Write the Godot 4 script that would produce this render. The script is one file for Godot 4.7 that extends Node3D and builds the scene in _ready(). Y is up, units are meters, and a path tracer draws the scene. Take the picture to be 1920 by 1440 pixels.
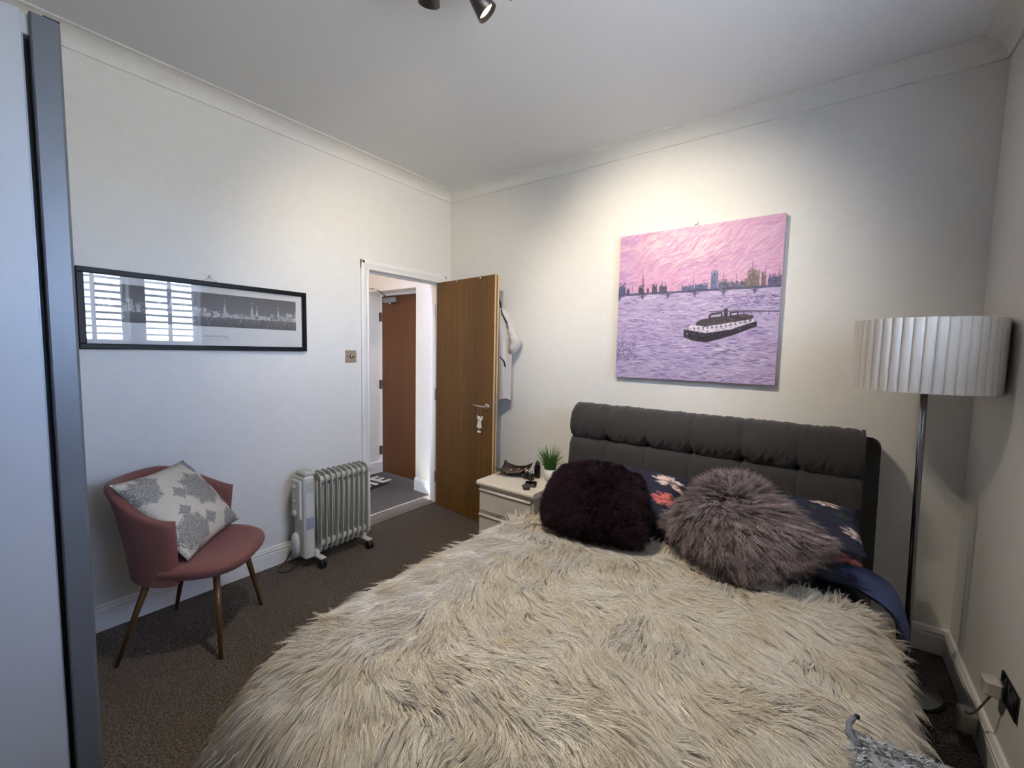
extends Node3D

# ------------------------------------------------------------------ helpers
var used := {}
var rng := RandomNumberGenerator.new()
const W := 3.331      # bed wall runs from x = 0 to x = W
const D := 4.05       # room depth
const H := 2.775      # ceiling height

func numbered(n: String) -> String:
	if not used.has(n):
		used[n] = 0
		return n
	used[n] += 1
	return "%s_%03d" % [n, used[n]]

func tag(o: Node, label: String, category: String, group := "") -> Node:
	o.set_meta("label", label)
	o.set_meta("category", category)
	if group != "":
		o.set_meta("group", group)
	return o

func thing(called: String, label: String, category: String, at := Vector3.ZERO, turn := 0.0, group := "") -> Node3D:
	var o := Node3D.new()
	o.name = numbered(called)
	add_child(o, true)
	o.position = at
	o.rotation.y = turn
	tag(o, label, category, group)
	return o

func mb(flat := true) -> SurfaceTool:
	var st := SurfaceTool.new()
	st.begin(Mesh.PRIMITIVE_TRIANGLES)
	st.set_smooth_group(-1 if flat else 0)
	return st

func obj(called: String, st: SurfaceTool, m: Material, parent: Node = null, label := "") -> MeshInstance3D:
	st.generate_normals()
	var o := MeshInstance3D.new()
	o.mesh = st.commit()
	o.material_override = m
	var p: Node = self if parent == null else parent
	o.name = numbered(called) if parent == null else called
	p.add_child(o, true)
	if label != "":
		o.set_meta("label", label)
	return o

func struct(called: String, st: SurfaceTool, m: Material) -> MeshInstance3D:
	var o := obj(called, st, m)
	o.set_meta("kind", "structure")
	return o

func tri(st: SurfaceTool, a: Vector3, b: Vector3, c: Vector3, n: Vector3) -> void:
	if (b - a).cross(c - a).dot(n) > 0.0:
		var t := b
		b = c
		c = t
	st.add_vertex(a)
	st.add_vertex(b)
	st.add_vertex(c)

func quad(st: SurfaceTool, a: Vector3, b: Vector3, c: Vector3, d: Vector3, n: Vector3) -> void:
	tri(st, a, b, c, n)
	tri(st, a, c, d, n)

# chamfered box
func bx(st: SurfaceTool, c: Vector3, s: Vector3, bev := 0.002, xf := Transform3D.IDENTITY) -> void:
	var h := s * 0.5
	var b := minf(bev, minf(h.x, minf(h.y, h.z)) * 0.9)
	var P := func(i: Vector3, k: int) -> Vector3:   # corner i (signs), on the face across axis k
		var v := Vector3(i.x * (h.x - b), i.y * (h.y - b), i.z * (h.z - b))
		v[k] = i[k] * h[k]
		return xf * (c + v)
	for k in 3:
		var k1 := (k + 1) % 3
		var k2 := (k + 2) % 3
		for sg in [-1.0, 1.0]:
			var q := []
			for e in [[-1.0, -1.0], [1.0, -1.0], [1.0, 1.0], [-1.0, 1.0]]:
				var i := Vector3.ZERO
				i[k] = sg
				i[k1] = e[0]
				i[k2] = e[1]
				q.append(P.call(i, k))
			var n := Vector3.ZERO
			n[k] = sg
			quad(st, q[0], q[1], q[2], q[3], xf.basis * n)
		if b > 0.0:
			for s1 in [-1.0, 1.0]:
				for s2 in [-1.0, 1.0]:
					var i0 := Vector3.ZERO
					i0[k1] = s1
					i0[k2] = s2
					var i1 := i0
					i0[k] = -1.0
					i1[k] = 1.0
					var n2 := Vector3.ZERO
					n2[k1] = s1
					n2[k2] = s2
					quad(st, P.call(i0, k1), P.call(i1, k1), P.call(i1, k2), P.call(i0, k2), xf.basis * n2)
	if b > 0.0:
		for sx in [-1.0, 1.0]:
			for sy in [-1.0, 1.0]:
				for sz in [-1.0, 1.0]:
					var i := Vector3(sx, sy, sz)
					tri(st, P.call(i, 0), P.call(i, 1), P.call(i, 2), xf.basis * i)

func box(called: String, lo: Vector3, hi: Vector3, m: Material, parent: Node = null, bev := 0.002) -> MeshInstance3D:
	var st := mb()
	bx(st, (lo + hi) * 0.5, (hi - lo).abs(), bev)
	return obj(called, st, m, parent)

# tube along points
func tube(st: SurfaceTool, pts: Array, rad, sides := 8, caps := true, squash := 1.0) -> void:
	var n := pts.size()
	var up := Vector3(0, 1, 0)
	var d0: Vector3 = (pts[1] - pts[0]).normalized()
	if absf(d0.dot(up)) > 0.9:
		up = Vector3(1, 0, 0)
	var rings := []
	var side := d0.cross(up).normalized()
	for i in n:
		var d: Vector3 = (pts[mini(i + 1, n - 1)] - pts[maxi(i - 1, 0)]).normalized()
		side = (side - d * side.dot(d)).normalized()
		var o2 := d.cross(side)
		var r: float = rad[i] if rad is Array else rad
		var ring := []
		for k in sides:
			var a := TAU * k / sides
			ring.append(pts[i] + side * cos(a) * r + o2 * sin(a) * r * squash)
		rings.append(ring)
	for i in n - 1:
		for k in sides:
			var k2 := (k + 1) % sides
			var a: Vector3 = rings[i][k]
			var b: Vector3 = rings[i][k2]
			var c: Vector3 = rings[i + 1][k2]
			var d: Vector3 = rings[i + 1][k]
			var nn: Vector3 = (a + b + c + d) * 0.25 - (pts[i] + pts[i + 1]) * 0.5
			quad(st, a, b, c, d, nn)
	if caps:
		for e in [0, n - 1]:
			var nn: Vector3 = (pts[0] - pts[1]) if e == 0 else (pts[n - 1] - pts[n - 2])
			for k in sides:
				tri(st, pts[e], rings[e][k], rings[e][(k + 1) % sides], nn)

# a rounded path through points
func smooth_path(pts: Array, per := 6) -> Array:
	var out := []
	for i in pts.size() - 1:
		var p0: Vector3 = pts[maxi(i - 1, 0)]
		var p3: Vector3 = pts[mini(i + 2, pts.size() - 1)]
		for k in per:
			out.append((pts[i] as Vector3).cubic_interpolate(pts[i + 1], p0, p3, float(k) / per))
	out.append(pts[pts.size() - 1])
	return out

# lathe: profile of Vector2(radius, height) round y
func lathe(st: SurfaceTool, prof: Array, segs := 24, xf := Transform3D.IDENTITY) -> void:
	for i in prof.size() - 1:
		var p: Vector2 = prof[i]
		var q: Vector2 = prof[i + 1]
		var dn := Vector2(q.y - p.y, -(q.x - p.x))
		for k in segs:
			var a := TAU * k / segs
			var b := TAU * (k + 1) / segs
			var ca := Vector3(cos(a), 0, sin(a))
			var cb := Vector3(cos(b), 0, sin(b))
			var cm := (ca + cb) * 0.5
			quad(st, xf * (ca * p.x + Vector3(0, p.y, 0)), xf * (cb * p.x + Vector3(0, p.y, 0)), xf * (cb * q.x + Vector3(0, q.y, 0)), xf * (ca * q.x + Vector3(0, q.y, 0)), xf.basis * (cm * dn.x + Vector3(0, dn.y, 0)))

# extrude a polygon (local xy) along local z from 0 to len
func extr(st: SurfaceTool, poly: PackedVector2Array, xf: Transform3D, length: float) -> void:
	var n := poly.size()
	var area := 0.0
	for i in n:
		area += poly[i].cross(poly[(i + 1) % n])
	for i in n:
		var p := poly[i]
		var q := poly[(i + 1) % n]
		var e := q - p
		var nn := Vector3(e.y, -e.x, 0) * signf(area)
		quad(st, xf * Vector3(p.x, p.y, 0), xf * Vector3(q.x, q.y, 0), xf * Vector3(q.x, q.y, length), xf * Vector3(p.x, p.y, length), xf.basis * nn)
	var ix := Geometry2D.triangulate_polygon(poly)
	for t in range(0, ix.size(), 3):
		for e in [[0.0, -1.0], [length, 1.0]]:
			var v := []
			for j in 3:
				var p := poly[ix[t + j]]
				v.append(xf * Vector3(p.x, p.y, e[0]))
			tri(st, v[0], v[1], v[2], xf.basis * Vector3(0, 0, e[1]))

# grid of points f(u, v) -> Vector3, uv written
func grid(st: SurfaceTool, nu: int, nv: int, f: Callable, flip := false, uvs := true) -> void:
	var p := []
	for i in nu + 1:
		var row := PackedVector3Array()
		for j in nv + 1:
			row.append(f.call(float(i) / nu, float(j) / nv))
		p.append(row)
	for i in nu:
		for j in nv:
			var ids := [[i, j], [i + 1, j], [i + 1, j + 1], [i, j], [i + 1, j + 1], [i, j + 1]]
			if flip:
				ids = [[i, j], [i + 1, j + 1], [i + 1, j], [i, j], [i, j + 1], [i + 1, j + 1]]
			for id in ids:
				if uvs:
					st.set_uv(Vector2(float(id[0]) / nu, float(id[1]) / nv))
				st.add_vertex(p[id[0]][id[1]])

func look(from: Vector3, dir: Vector3, up := Vector3.UP) -> Transform3D:   # local y along dir
	var y := dir.normalized()
	var x := up.cross(y)
	if x.length() < 0.01:
		x = Vector3.RIGHT.cross(y)
	x = x.normalized()
	return Transform3D(Basis(x, y, x.cross(y)), from)

# ------------------------------------------------------------------ materials
func M(hex: String, rough := 0.6, metal := 0.0, spec := 0.5) -> StandardMaterial3D:
	var m := StandardMaterial3D.new()
	m.albedo_color = Color(hex)
	m.roughness = rough
	m.metallic = metal
	m.metallic_specular = spec
	return m

func noise_tex(freq: float, kind := 0, size := 256, ramp: Array = [], normal := false, bump := 4.0, oct := 4, sd := 1) -> NoiseTexture2D:
	var n := FastNoiseLite.new()
	n.seed = sd
	n.noise_type = [FastNoiseLite.TYPE_SIMPLEX_SMOOTH, FastNoiseLite.TYPE_CELLULAR, FastNoiseLite.TYPE_VALUE][kind]
	n.frequency = freq
	n.fractal_octaves = oct
	var t := NoiseTexture2D.new()
	t.width = size
	t.height = size
	t.seamless = true
	t.noise = n
	t.as_normal_map = normal
	t.bump_strength = bump
	if ramp.size() > 0:
		var g := Gradient.new()
		g.offsets = PackedFloat32Array()
		g.colors = PackedColorArray()
		for i in ramp.size():
			g.add_point(float(i) / (ramp.size() - 1), Color(ramp[i]))
		t.color_ramp = g
	return t

# cloth, plaster, carpet: colour ramp noise and a bump, both triplanar
func textured(ramp: Array, freq: float, tile: float, rough := 0.9, bump := 3.0, world := false, nfreq := 0.0, kind := 0) -> StandardMaterial3D:
	var m := M("ffffff", rough)
	m.uv1_triplanar = true
	m.uv1_world_triplanar = world
	m.uv1_scale = Vector3.ONE / tile
	m.albedo_texture = noise_tex(freq, kind, 512, ramp, false, 4.0, 4, 3)
	if bump > 0.0:
		m.normal_enabled = true
		m.normal_texture = noise_tex(nfreq if nfreq > 0.0 else freq, kind, 512, [], true, bump, 4, 3)
	return m

func img_mat(img: Image, rough := 0.8) -> StandardMaterial3D:
	var m := M("ffffff", rough)
	m.albedo_texture = ImageTexture.create_from_image(img)
	return m

func oak(seed_: int, c0: Color, c1: Color, w := 384, h := 1024) -> Image:
	var n := FastNoiseLite.new()
	n.seed = seed_
	n.frequency = 0.01
	n.fractal_octaves = 3
	var b := PackedByteArray()
	b.resize(w * h * 3)
	for y in h:
		var v := float(y) / h
		for x in w:
			var u := float(x) / w
			var wob := n.get_noise_2d(u * 120.0, v * 60.0) * 0.10
			# cathedral arches in the middle of each leaf of veneer
			var lu := fposmod(u * 2.0, 1.0) - 0.5
			var ring := sin((absf(lu + wob * 0.5) * 26.0 + lu * lu * 20.0 * sin(v * 5.0) + v * 5.0) * 2.2)
			var fine := n.get_noise_2d(u * 4200.0, v * 90.0)
			var finer := n.get_noise_2d(u * 9000.0 + 77.0, v * 420.0)
			var broad := n.get_noise_2d(u * 160.0 + 300.0, v * 30.0)
			var t := clampf(0.5 + ring * 0.05 + fine * 0.30 + finer * 0.26 + broad * 0.26, 0.0, 1.0)
			var c := c0.lerp(c1, t)
			var o := (y * w + x) * 3
			b[o] = int(c.r * 255.0)
			b[o + 1] = int(c.g * 255.0)
			b[o + 2] = int(c.b * 255.0)
	return Image.create_from_data(w, h, false, Image.FORMAT_RGB8, b)

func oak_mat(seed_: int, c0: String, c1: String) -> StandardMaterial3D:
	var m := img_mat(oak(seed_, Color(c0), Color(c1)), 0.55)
	m.uv1_triplanar = true
	m.uv1_scale = Vector3(1.0 / 0.76, 1.0 / 1.98, 1.0 / 0.76)
	return m

# ------------------------------------------------------------------ the room
func _ready() -> void:
	rng.seed = 7
	# camera
	var cam := Camera3D.new()
	cam.name = "camera"
	cam.fov = rad_to_deg(2.0 * atan(720.0 / 801.6237))
	cam.near = 0.02
	cam.basis = Basis.from_euler(Vector3(-0.0785, 0.6369, 0.0207))
	cam.position = Vector3(2.793, 1.4112, 2.806)
	add_child(cam)
	cam.current = true
	# sky and exposure
	var we := WorldEnvironment.new()
	we.name = "world"
	var env := Environment.new()
	env.background_mode = Environment.BG_SKY
	var sm := ProceduralSkyMaterial.new()
	sm.sky_top_color = Color(0.60, 0.71, 0.92)
	sm.sky_horizon_color = Color(0.80, 0.88, 1.0)
	sm.ground_bottom_color = Color(0.66, 0.67, 0.68)
	sm.ground_horizon_color = Color(0.80, 0.84, 0.90)
	sm.sky_energy_multiplier = 1.0
	var sky := Sky.new()
	sky.sky_material = sm
	env.sky = sky
	env.background_energy_multiplier = 51.0
	env.tonemap_mode = Environment.TONE_MAPPER_LINEAR
	env.tonemap_exposure = 1.0
	env.sdfgi_enabled = true
	env.ssao_enabled = true
	env.ssil_enabled = true
	we.environment = env
	add_child(we)
	build_room()
	build_hall()
	build_windows()
	build_objects()

var paint: StandardMaterial3D
var gloss_white: StandardMaterial3D
var carpet: StandardMaterial3D
var chrome: StandardMaterial3D
var black: StandardMaterial3D

func skirt_poly() -> PackedVector2Array:   # x out from the wall, y up
	return PackedVector2Array([Vector2(0, 0), Vector2(0.018, 0), Vector2(0.018, 0.088), Vector2(0.0145, 0.092), Vector2(0.0145, 0.096), Vector2(0.018, 0.099), Vector2(0.018, 0.108), Vector2(0.013, 0.112), Vector2(0.013, 0.116), Vector2(0.014, 0.119), Vector2(0.009, 0.127), Vector2(0, 0.128)])

# a run of moulding from a to b, out = direction away from the wall
func run(st: SurfaceTool, poly: PackedVector2Array, a: Vector3, b: Vector3, out: Vector3) -> void:
	var z := (b - a).normalized()
	extr(st, poly, Transform3D(Basis(out, Vector3.UP, z), a), a.distance_to(b))

func build_room() -> void:
	paint = textured(["dedcd7", "e2e0db"], 0.02, 0.8, 0.85, 0.2, true, 0.05)
	gloss_white = M("e6e4e0", 0.35)
	carpet = textured(["2e2722", "5a4f47", "6f645b", "a79b8f"], 0.13, 0.75, 0.97, 16.0, true, 0.13)
	chrome = M("c8c9cc", 0.22, 1.0)
	black = M("131316", 0.5)
	var st := mb()
	bx(st, Vector3(W / 2, -0.05, D / 2), Vector3(W + 0.24, 0.1, D + 0.24), 0.0)
	struct("floor", st, carpet)
	st = mb()
	bx(st, Vector3(W / 2, H + 0.06, D / 2), Vector3(W + 0.3, 0.12, D + 0.3), 0.0)
	struct("ceiling", st, M("dcdddd", 0.95))
	# bed wall (back), z = 0
	st = mb()
	bx(st, Vector3(W / 2 + 0.06, H / 2, -0.06), Vector3(W + 0.12, H, 0.12), 0.0)
	struct("wall_back", st, paint)
	# wall with the doorway (left), x = 0
	st = mb()
	bx(st, Vector3(-0.06, H / 2, 0.05), Vector3(0.12, H, 0.1), 0.0)
	bx(st, Vector3(-0.06, (2.01 + H) / 2, 0.4875), Vector3(0.12, H - 2.01, 0.775), 0.0)
	bx(st, Vector3(-0.06, H / 2, (0.875 + D) / 2), Vector3(0.12, H, D - 0.875), 0.0)
	struct("wall_left", st, paint)
	# skirting
	var sp := skirt_poly()
	st = mb()
	run(st, sp, Vector3(0, 0, 0.94), Vector3(0, 0, D), Vector3.RIGHT)
	struct("baseboard_left", st, gloss_white)
	st = mb()
	run(st, sp, Vector3(0, 0, 0), Vector3(W, 0, 0), Vector3(0, 0, 1))
	struct("baseboard_back", st, gloss_white)
	st = mb()
	run(st, sp, Vector3(W, 0, 0), Vector3(W, 0, D), Vector3.LEFT)
	struct("baseboard_right", st, gloss_white)
	# coving: concave quarter between wall and ceiling
	var cp := PackedVector2Array([Vector2(0, 0), Vector2(0, -0.074), Vector2(0.007, -0.074)])
	for i in 9:
		var a := PI / 2 * i / 8.0
		cp.append(Vector2(0.089 - 0.080 * cos(a), -0.072 + 0.066 * sin(a)))
	cp.append(Vector2(0.095, -0.006))
	cp.append(Vector2(0.095, 0))
	st = mb()
	run(st, cp, Vector3(0, H, 0), Vector3(0, H, D), Vector3.RIGHT)
	struct("trim_1", st, paint)
	st = mb()
	run(st, cp, Vector3(0, H, 0), Vector3(W, H, 0), Vector3(0, 0, 1))
	struct("trim_2", st, paint)
	st = mb()
	run(st, cp, Vector3(W, H, 0), Vector3(W, H, D), Vector3.LEFT)
	struct("trim_3", st, paint)
	# door lining and casing
	st = mb()
	bx(st, Vector3(-0.06, 0.9975, 0.1125), Vector3(0.124, 1.995, 0.025))
	bx(st, Vector3(-0.06, 0.9975, 0.8625), Vector3(0.124, 1.995, 0.025))
	bx(st, Vector3(-0.06, 1.9975, 0.4875), Vector3(0.124, 0.025, 0.775))
	bx(st, Vector3(-0.055, 0.98, 0.845), Vector3(0.035, 1.96, 0.012))   # door stops
	bx(st, Vector3(-0.055, 0.98, 0.13), Vector3(0.035, 1.96, 0.012))
	bx(st, Vector3(-0.055, 1.979, 0.4875), Vector3(0.035, 0.012, 0.73))
	struct("trim_4", st, gloss_white)
	var ap := PackedVector2Array([Vector2(0, 0), Vector2(0.012, 0), Vector2(0.014, 0.006), Vector2(0.011, 0.014), Vector2(0.013, 0.022), Vector2(0.018, 0.040), Vector2(0.018, 0.058), Vector2(0.014, 0.065), Vector2(0, 0.065)])
	st = mb()
	# left upright: profile x out of wall (+x), y away from the opening (+z)
	extr(st, ap, Transform3D(Basis(Vector3.RIGHT, Vector3(0, 0, 1), Vector3.UP), Vector3(0, 0, 0.856)), 2.05)
	extr(st, ap, Transform3D(Basis(Vector3.RIGHT, Vector3.UP, Vector3(0, 0, 1)), Vector3(0, 1.988, 0.055)), 0.866)
	extr(st, ap, Transform3D(Basis(Vector3.RIGHT, Vector3(0, 0, -1), Vector3.UP), Vector3(0, 0, 0.119)), 2.05)
	struct("trim_5", st, gloss_white)
	# threshold strip
	st = mb()
	bx(st, Vector3(-0.12, 0.004, 0.485), Vector3(0.17, 0.010, 0.72), 0.003)
	struct("trim_6", st, M("675b4e", 0.7))

func build_hall() -> void:
	var hp := textured(["dcd6cb", "e0dacf"], 0.02, 0.8, 0.85, 0.0, true)
	var st := mb()
	bx(st, Vector3(-0.79, -0.05, 1.1), Vector3(1.1, 0.1, 2.8), 0.0)
	struct("floor_hall", st, carpet)
	st = mb()
	bx(st, Vector3(-0.79, 2.56, 1.1), Vector3(1.1, 0.12, 2.9), 0.0)
	struct("ceiling_hall", st, hp)
	st = mb()
	bx(st, Vector3(-1.305, 1.3, 1.0), Vector3(0.12, 2.6, 2.8), 0.0)
	struct("wall_hall_left", st, hp)
	st = mb()
	bx(st, Vector3(-0.295, 1.3, -0.15), Vector3(0.33, 2.6, 0.3), 0.0)
	bx(st, Vector3(-0.85, 2.3, -0.15), Vector3(0.79, 0.6, 0.3), 0.0)
	struct("wall_hall_back", st, hp)
	st = mb()
	bx(st, Vector3(-0.79, 1.3, 2.45), Vector3(1.1, 2.6, 0.12), 0.0)
	struct("wall_hall_front", st, hp)
	# the back of the landing behind the hall door
	var sp := skirt_poly()
	st = mb()
	run(st, sp, Vector3(-1.245, 0, -0.18), Vector3(-1.245, 0, 2.4), Vector3.RIGHT)
	struct("baseboard_hall_left", st, gloss_white)
	st = mb()
	run(st, sp, Vector3(-0.46, 0, 0.0), Vector3(-0.13, 0, 0.0), Vector3(0, 0, 1))
	struct("baseboard_hall_back", st, gloss_white)
	# hall door
	st = mb()
	bx(st, Vector3(-0.8525, 0.99, -0.205), Vector3(0.765, 1.97, 0.044), 0.001)
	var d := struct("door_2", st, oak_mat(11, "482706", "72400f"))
	st = mb()
	bx(st, Vector3(-0.85, 1.988, -0.20), Vector3(0.79, 0.024, 0.07), 0.001)
	obj("door_frame", st, gloss_white, d)
	for y in [0.25, 1.0, 1.75]:
		st = mb()
		tube(st, [Vector3(-1.236, y - 0.05, -0.172), Vector3(-1.236, y + 0.05, -0.172)], 0.009, 8)
		bx(st, Vector3(-1.243, y, -0.165), Vector3(0.003, 0.1, 0.03), 0.0)
		obj("hinge", st, M("6d6459", 0.45, 0.8), d)
	# overhead closer with its folded arm
	st = mb()
	bx(st, Vector3(-1.06, 1.925, -0.16), Vector3(0.21, 0.055, 0.045), 0.006)
	var cl := obj("door_closer", st, M("9a9a98", 0.4, 0.7), d)
	st = mb(false)
	tube(st, [Vector3(-1.10, 1.955, -0.15), Vector3(-0.99, 2.005, 0.06), Vector3(-1.02, 2.012, 0.09)], 0.007, 8)
	tube(st, [Vector3(-1.02, 2.012, 0.09), Vector3(-1.20, 2.03, 0.02)], 0.008, 8)
	obj("closer_arm", st, chrome, cl)
	st = mb()
	tube(st, [Vector3(-1.05, 1.895, -0.15), Vector3(-1.05, 1.88, -0.15)], 0.012, 12)
	obj("closer_cap", st, chrome, cl)
	# hall lamp, warm
	var lamp := thing("ceiling_lamp", "round white ceiling lamp in the hall beyond the open door", "lamp", Vector3(-0.72, 2.50, 0.85))
	st = mb(false)
	lathe(st, [Vector2(0.0, 0.0), Vector2(0.09, 0.0), Vector2(0.09, -0.025), Vector2(0.075, -0.025)], 24)
	obj("base", st, gloss_white, lamp)
	st = mb(false)
	lathe(st, [Vector2(0.075, -0.025), Vector2(0.10, -0.05), Vector2(0.085, -0.08), Vector2(0.0, -0.095)], 24)
	var bm := M("fff0d8", 0.5)
	bm.emission_enabled = true
	bm.emission = Color(1.0, 0.78, 0.5)
	bm.emission_energy_multiplier = 3.0
	obj("bulb_cover", st, bm, lamp)
	var o := OmniLight3D.new()
	o.name = "hall_light"
	o.light_color = Color(1.0, 0.76, 0.48)
	o.light_energy = 0.2
	o.light_size = 0.05
	o.omni_range = 8.0
	o.omni_attenuation = 2.0
	o.shadow_enabled = true
	o.position = Vector3(0, -0.06, 0)
	lamp.add_child(o)

func build_windows() -> void:
	# right wall: three blinded windows high up
	var y0 := 1.38
	var y1 := 2.28
	window_wall("wall_right", [[0.88, 1.40], [1.53, 2.05], [2.18, 2.55]], y0, y1, Transform3D(Basis.IDENTITY, Vector3(W, 0, 0)), -0.12, D + 0.12, 1)
	var st := mb()
	bx(st, Vector3(W / 2, H / 2, D + 0.06), Vector3(W + 0.24, H, 0.12), 0.0)
	struct("wall_front", st, paint)

# a wall with openings: local x points outward, local z runs along the wall
func window_wall(called: String, ops: Array, y0: float, y1: float, xf: Transform3D, za: float, zb: float, number: int) -> void:
	var st := mb()
	var at := za
	for op in ops:
		bx(st, Vector3(0.11, H / 2, (at + op[0]) / 2), Vector3(0.22, H, op[0] - at), 0.0, xf)
		bx(st, Vector3(0.11, y0 / 2, (op[0] + op[1]) / 2), Vector3(0.22, y0, op[1] - op[0]), 0.0, xf)
		bx(st, Vector3(0.11, (y1 + H) / 2, (op[0] + op[1]) / 2), Vector3(0.22, H - y1, op[1] - op[0]), 0.0, xf)
		at = op[1]
	bx(st, Vector3(0.11, H / 2, (at + zb) / 2), Vector3(0.22, H, zb - at), 0.0, xf)
	struct(called, st, paint)
	var pane := M("ffffff", 0.02)
	pane.transparency = BaseMaterial3D.TRANSPARENCY_ALPHA
	pane.albedo_color = Color(1, 1, 1, 0.05)
	var blind := M("eeeeea", 0.5)
	for op in ops:
		var z0: float = op[0]
		var z1: float = op[1]
		st = mb()
		for zz in [z0 + 0.02, (z0 + z1) / 2, z1 - 0.02]:
			bx(st, Vector3(0.15, (y0 + y1) / 2, zz), Vector3(0.05, y1 - y0, 0.03), 0.002, xf)
		for yy in [y0 + 0.02, y1 - 0.02]:
			bx(st, Vector3(0.15, yy, (z0 + z1) / 2), Vector3(0.05, 0.04, z1 - z0), 0.002, xf)
		var wn := struct("window_%d" % (number + ops.find(op)), st, gloss_white)
		st = mb()
		bx(st, Vector3(0.165, (y0 + y1) / 2, (z0 + z1) / 2), Vector3(0.004, y1 - y0 - 0.05, z1 - z0 - 0.05), 0.0, xf)
		obj("pane", st, pane, wn)
		var n := 12
		for k in n:
			var y := y0 + 0.05 + (y1 - y0 - 0.1) * k / (n - 1.0)
			st = mb()
			bx(st, Vector3.ZERO, Vector3(0.062, 0.003, z1 - z0 - 0.03), 0.0, xf * Transform3D(Basis(Vector3(0, 0, 1), -0.28), Vector3(0.06, y, (z0 + z1) / 2)))
			obj("slat", st, blind, wn)

# ------------------------------------------------------------------ soft things
# cushion spanned by four corners (tl, tr, br, bl), thick along their normal; front and back meet at the seam
func cushion_shape(st: SurfaceTool, tl: Vector3, tr: Vector3, br: Vector3, bl: Vector3, thick: float, n := 18, pinch := 0.05, creases := 0.0, sd := 1) -> void:
	var nn := (bl - tl).cross(tr - tl).normalized()
	var no := FastNoiseLite.new()
	no.seed = sd
	no.frequency = 1.0
	var f := func(u: float, v: float, s: float) -> Vector3:
		var a := 2.0 * u - 1.0
		var b := 2.0 * v - 1.0
		var uu := 0.5 + 0.5 * a * (1.0 - pinch * (1.0 - b * b))
		var vv := 0.5 + 0.5 * b * (1.0 - pinch * (1.0 - a * a))
		var p := tl.lerp(tr, uu).lerp(bl.lerp(br, uu), vv)
		var h := pow(maxf(0.0, (1.0 - pow(absf(a), 2.6)) * (1.0 - pow(absf(b), 2.6))), 0.55)
		var c := creases * no.get_noise_2d(u * 5.0, v * 5.0 + s * 9.0) * h
		return p + nn * (s * h * thick * 0.5 + c)
	grid(st, n, n, func(u, v): return f.call(u, v, 1.0), true)
	grid(st, n, n, func(u, v): return f.call(1.0 - u, v, -1.0), true)

# one lock of fur: tapered strands along +z, rising a little on +y; unit length
func lock_mesh(strands: int, spread: float, rad: float, lift: float, wave: float, sd: int, rings := 5) -> ArrayMesh:
	var r := RandomNumberGenerator.new()
	r.seed = sd
	var st := mb(false)
	for k in strands:
		var ox := r.randf_range(-spread, spread)
		var oy := r.randf_range(-0.02, 0.05)
		var ln := r.randf_range(0.75, 1.0)
		var ph := r.randf_range(0.0, TAU)
		var tipx := r.randf_range(-spread, spread) * 0.45
		var lf := lift * r.randf_range(0.6, 1.25)
		var pts := []
		var rr := []
		for i in rings:
			var t := float(i) / (rings - 1)
			pts.append(Vector3(lerpf(ox, tipx, t) + wave * t * sin(t * 7.0 + ph), oy * (1.0 - t) + lf * (1.0 - pow(1.0 - t, 2.0)) - lf * 0.75 * t * t, ln * t))
			rr.append(rad * (1.0 - 0.93 * pow(t, 2.0)) * (0.7 + 0.6 * t * (1.0 - t)))
		tube(st, pts, rr, 3, false, 0.8)
	st.generate_normals()
	return st.commit()

func fur_part(parent: Node, mesh: Mesh, m: Material, xfs: Array, cols: Array, called := "fur_pile") -> void:
	var mm := MultiMesh.new()
	mm.transform_format = MultiMesh.TRANSFORM_3D
	mm.use_colors = true
	mm.mesh = mesh
	mm.instance_count = xfs.size()
	for i in xfs.size():
		mm.set_instance_transform(i, xfs[i])
		mm.set_instance_color(i, cols[i])
	var o := MultiMeshInstance3D.new()
	o.multimesh = mm
	o.material_override = m
	o.name = called
	parent.add_child(o, true)
	o.set_meta("kind", "stuff")

func fur_mat(rough := 0.75) -> StandardMaterial3D:
	var m := M("ffffff", rough, 0.0, 0.3)
	m.vertex_color_use_as_albedo = true
	return m

func lock_xf(p: Vector3, n: Vector3, f: Vector3, length: float, width: float, stand := false) -> Transform3D:
	var z := f.normalized() if stand else (f - n * f.dot(n)).normalized()
	var x := n.cross(z).normalized()
	return Transform3D(Basis(x * length * width, z.cross(x) * length, z * length), p)

# ------------------------------------------------------------------ objects
func build_objects() -> void:
	build_ceiling_spots()
	build_wardrobe()
	build_door_leaf()
	build_wall_things()
	build_heater()
	build_chair()
	build_bed()
	build_nightstand()
	build_lamp()
	build_socket()
	build_mat()

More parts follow.
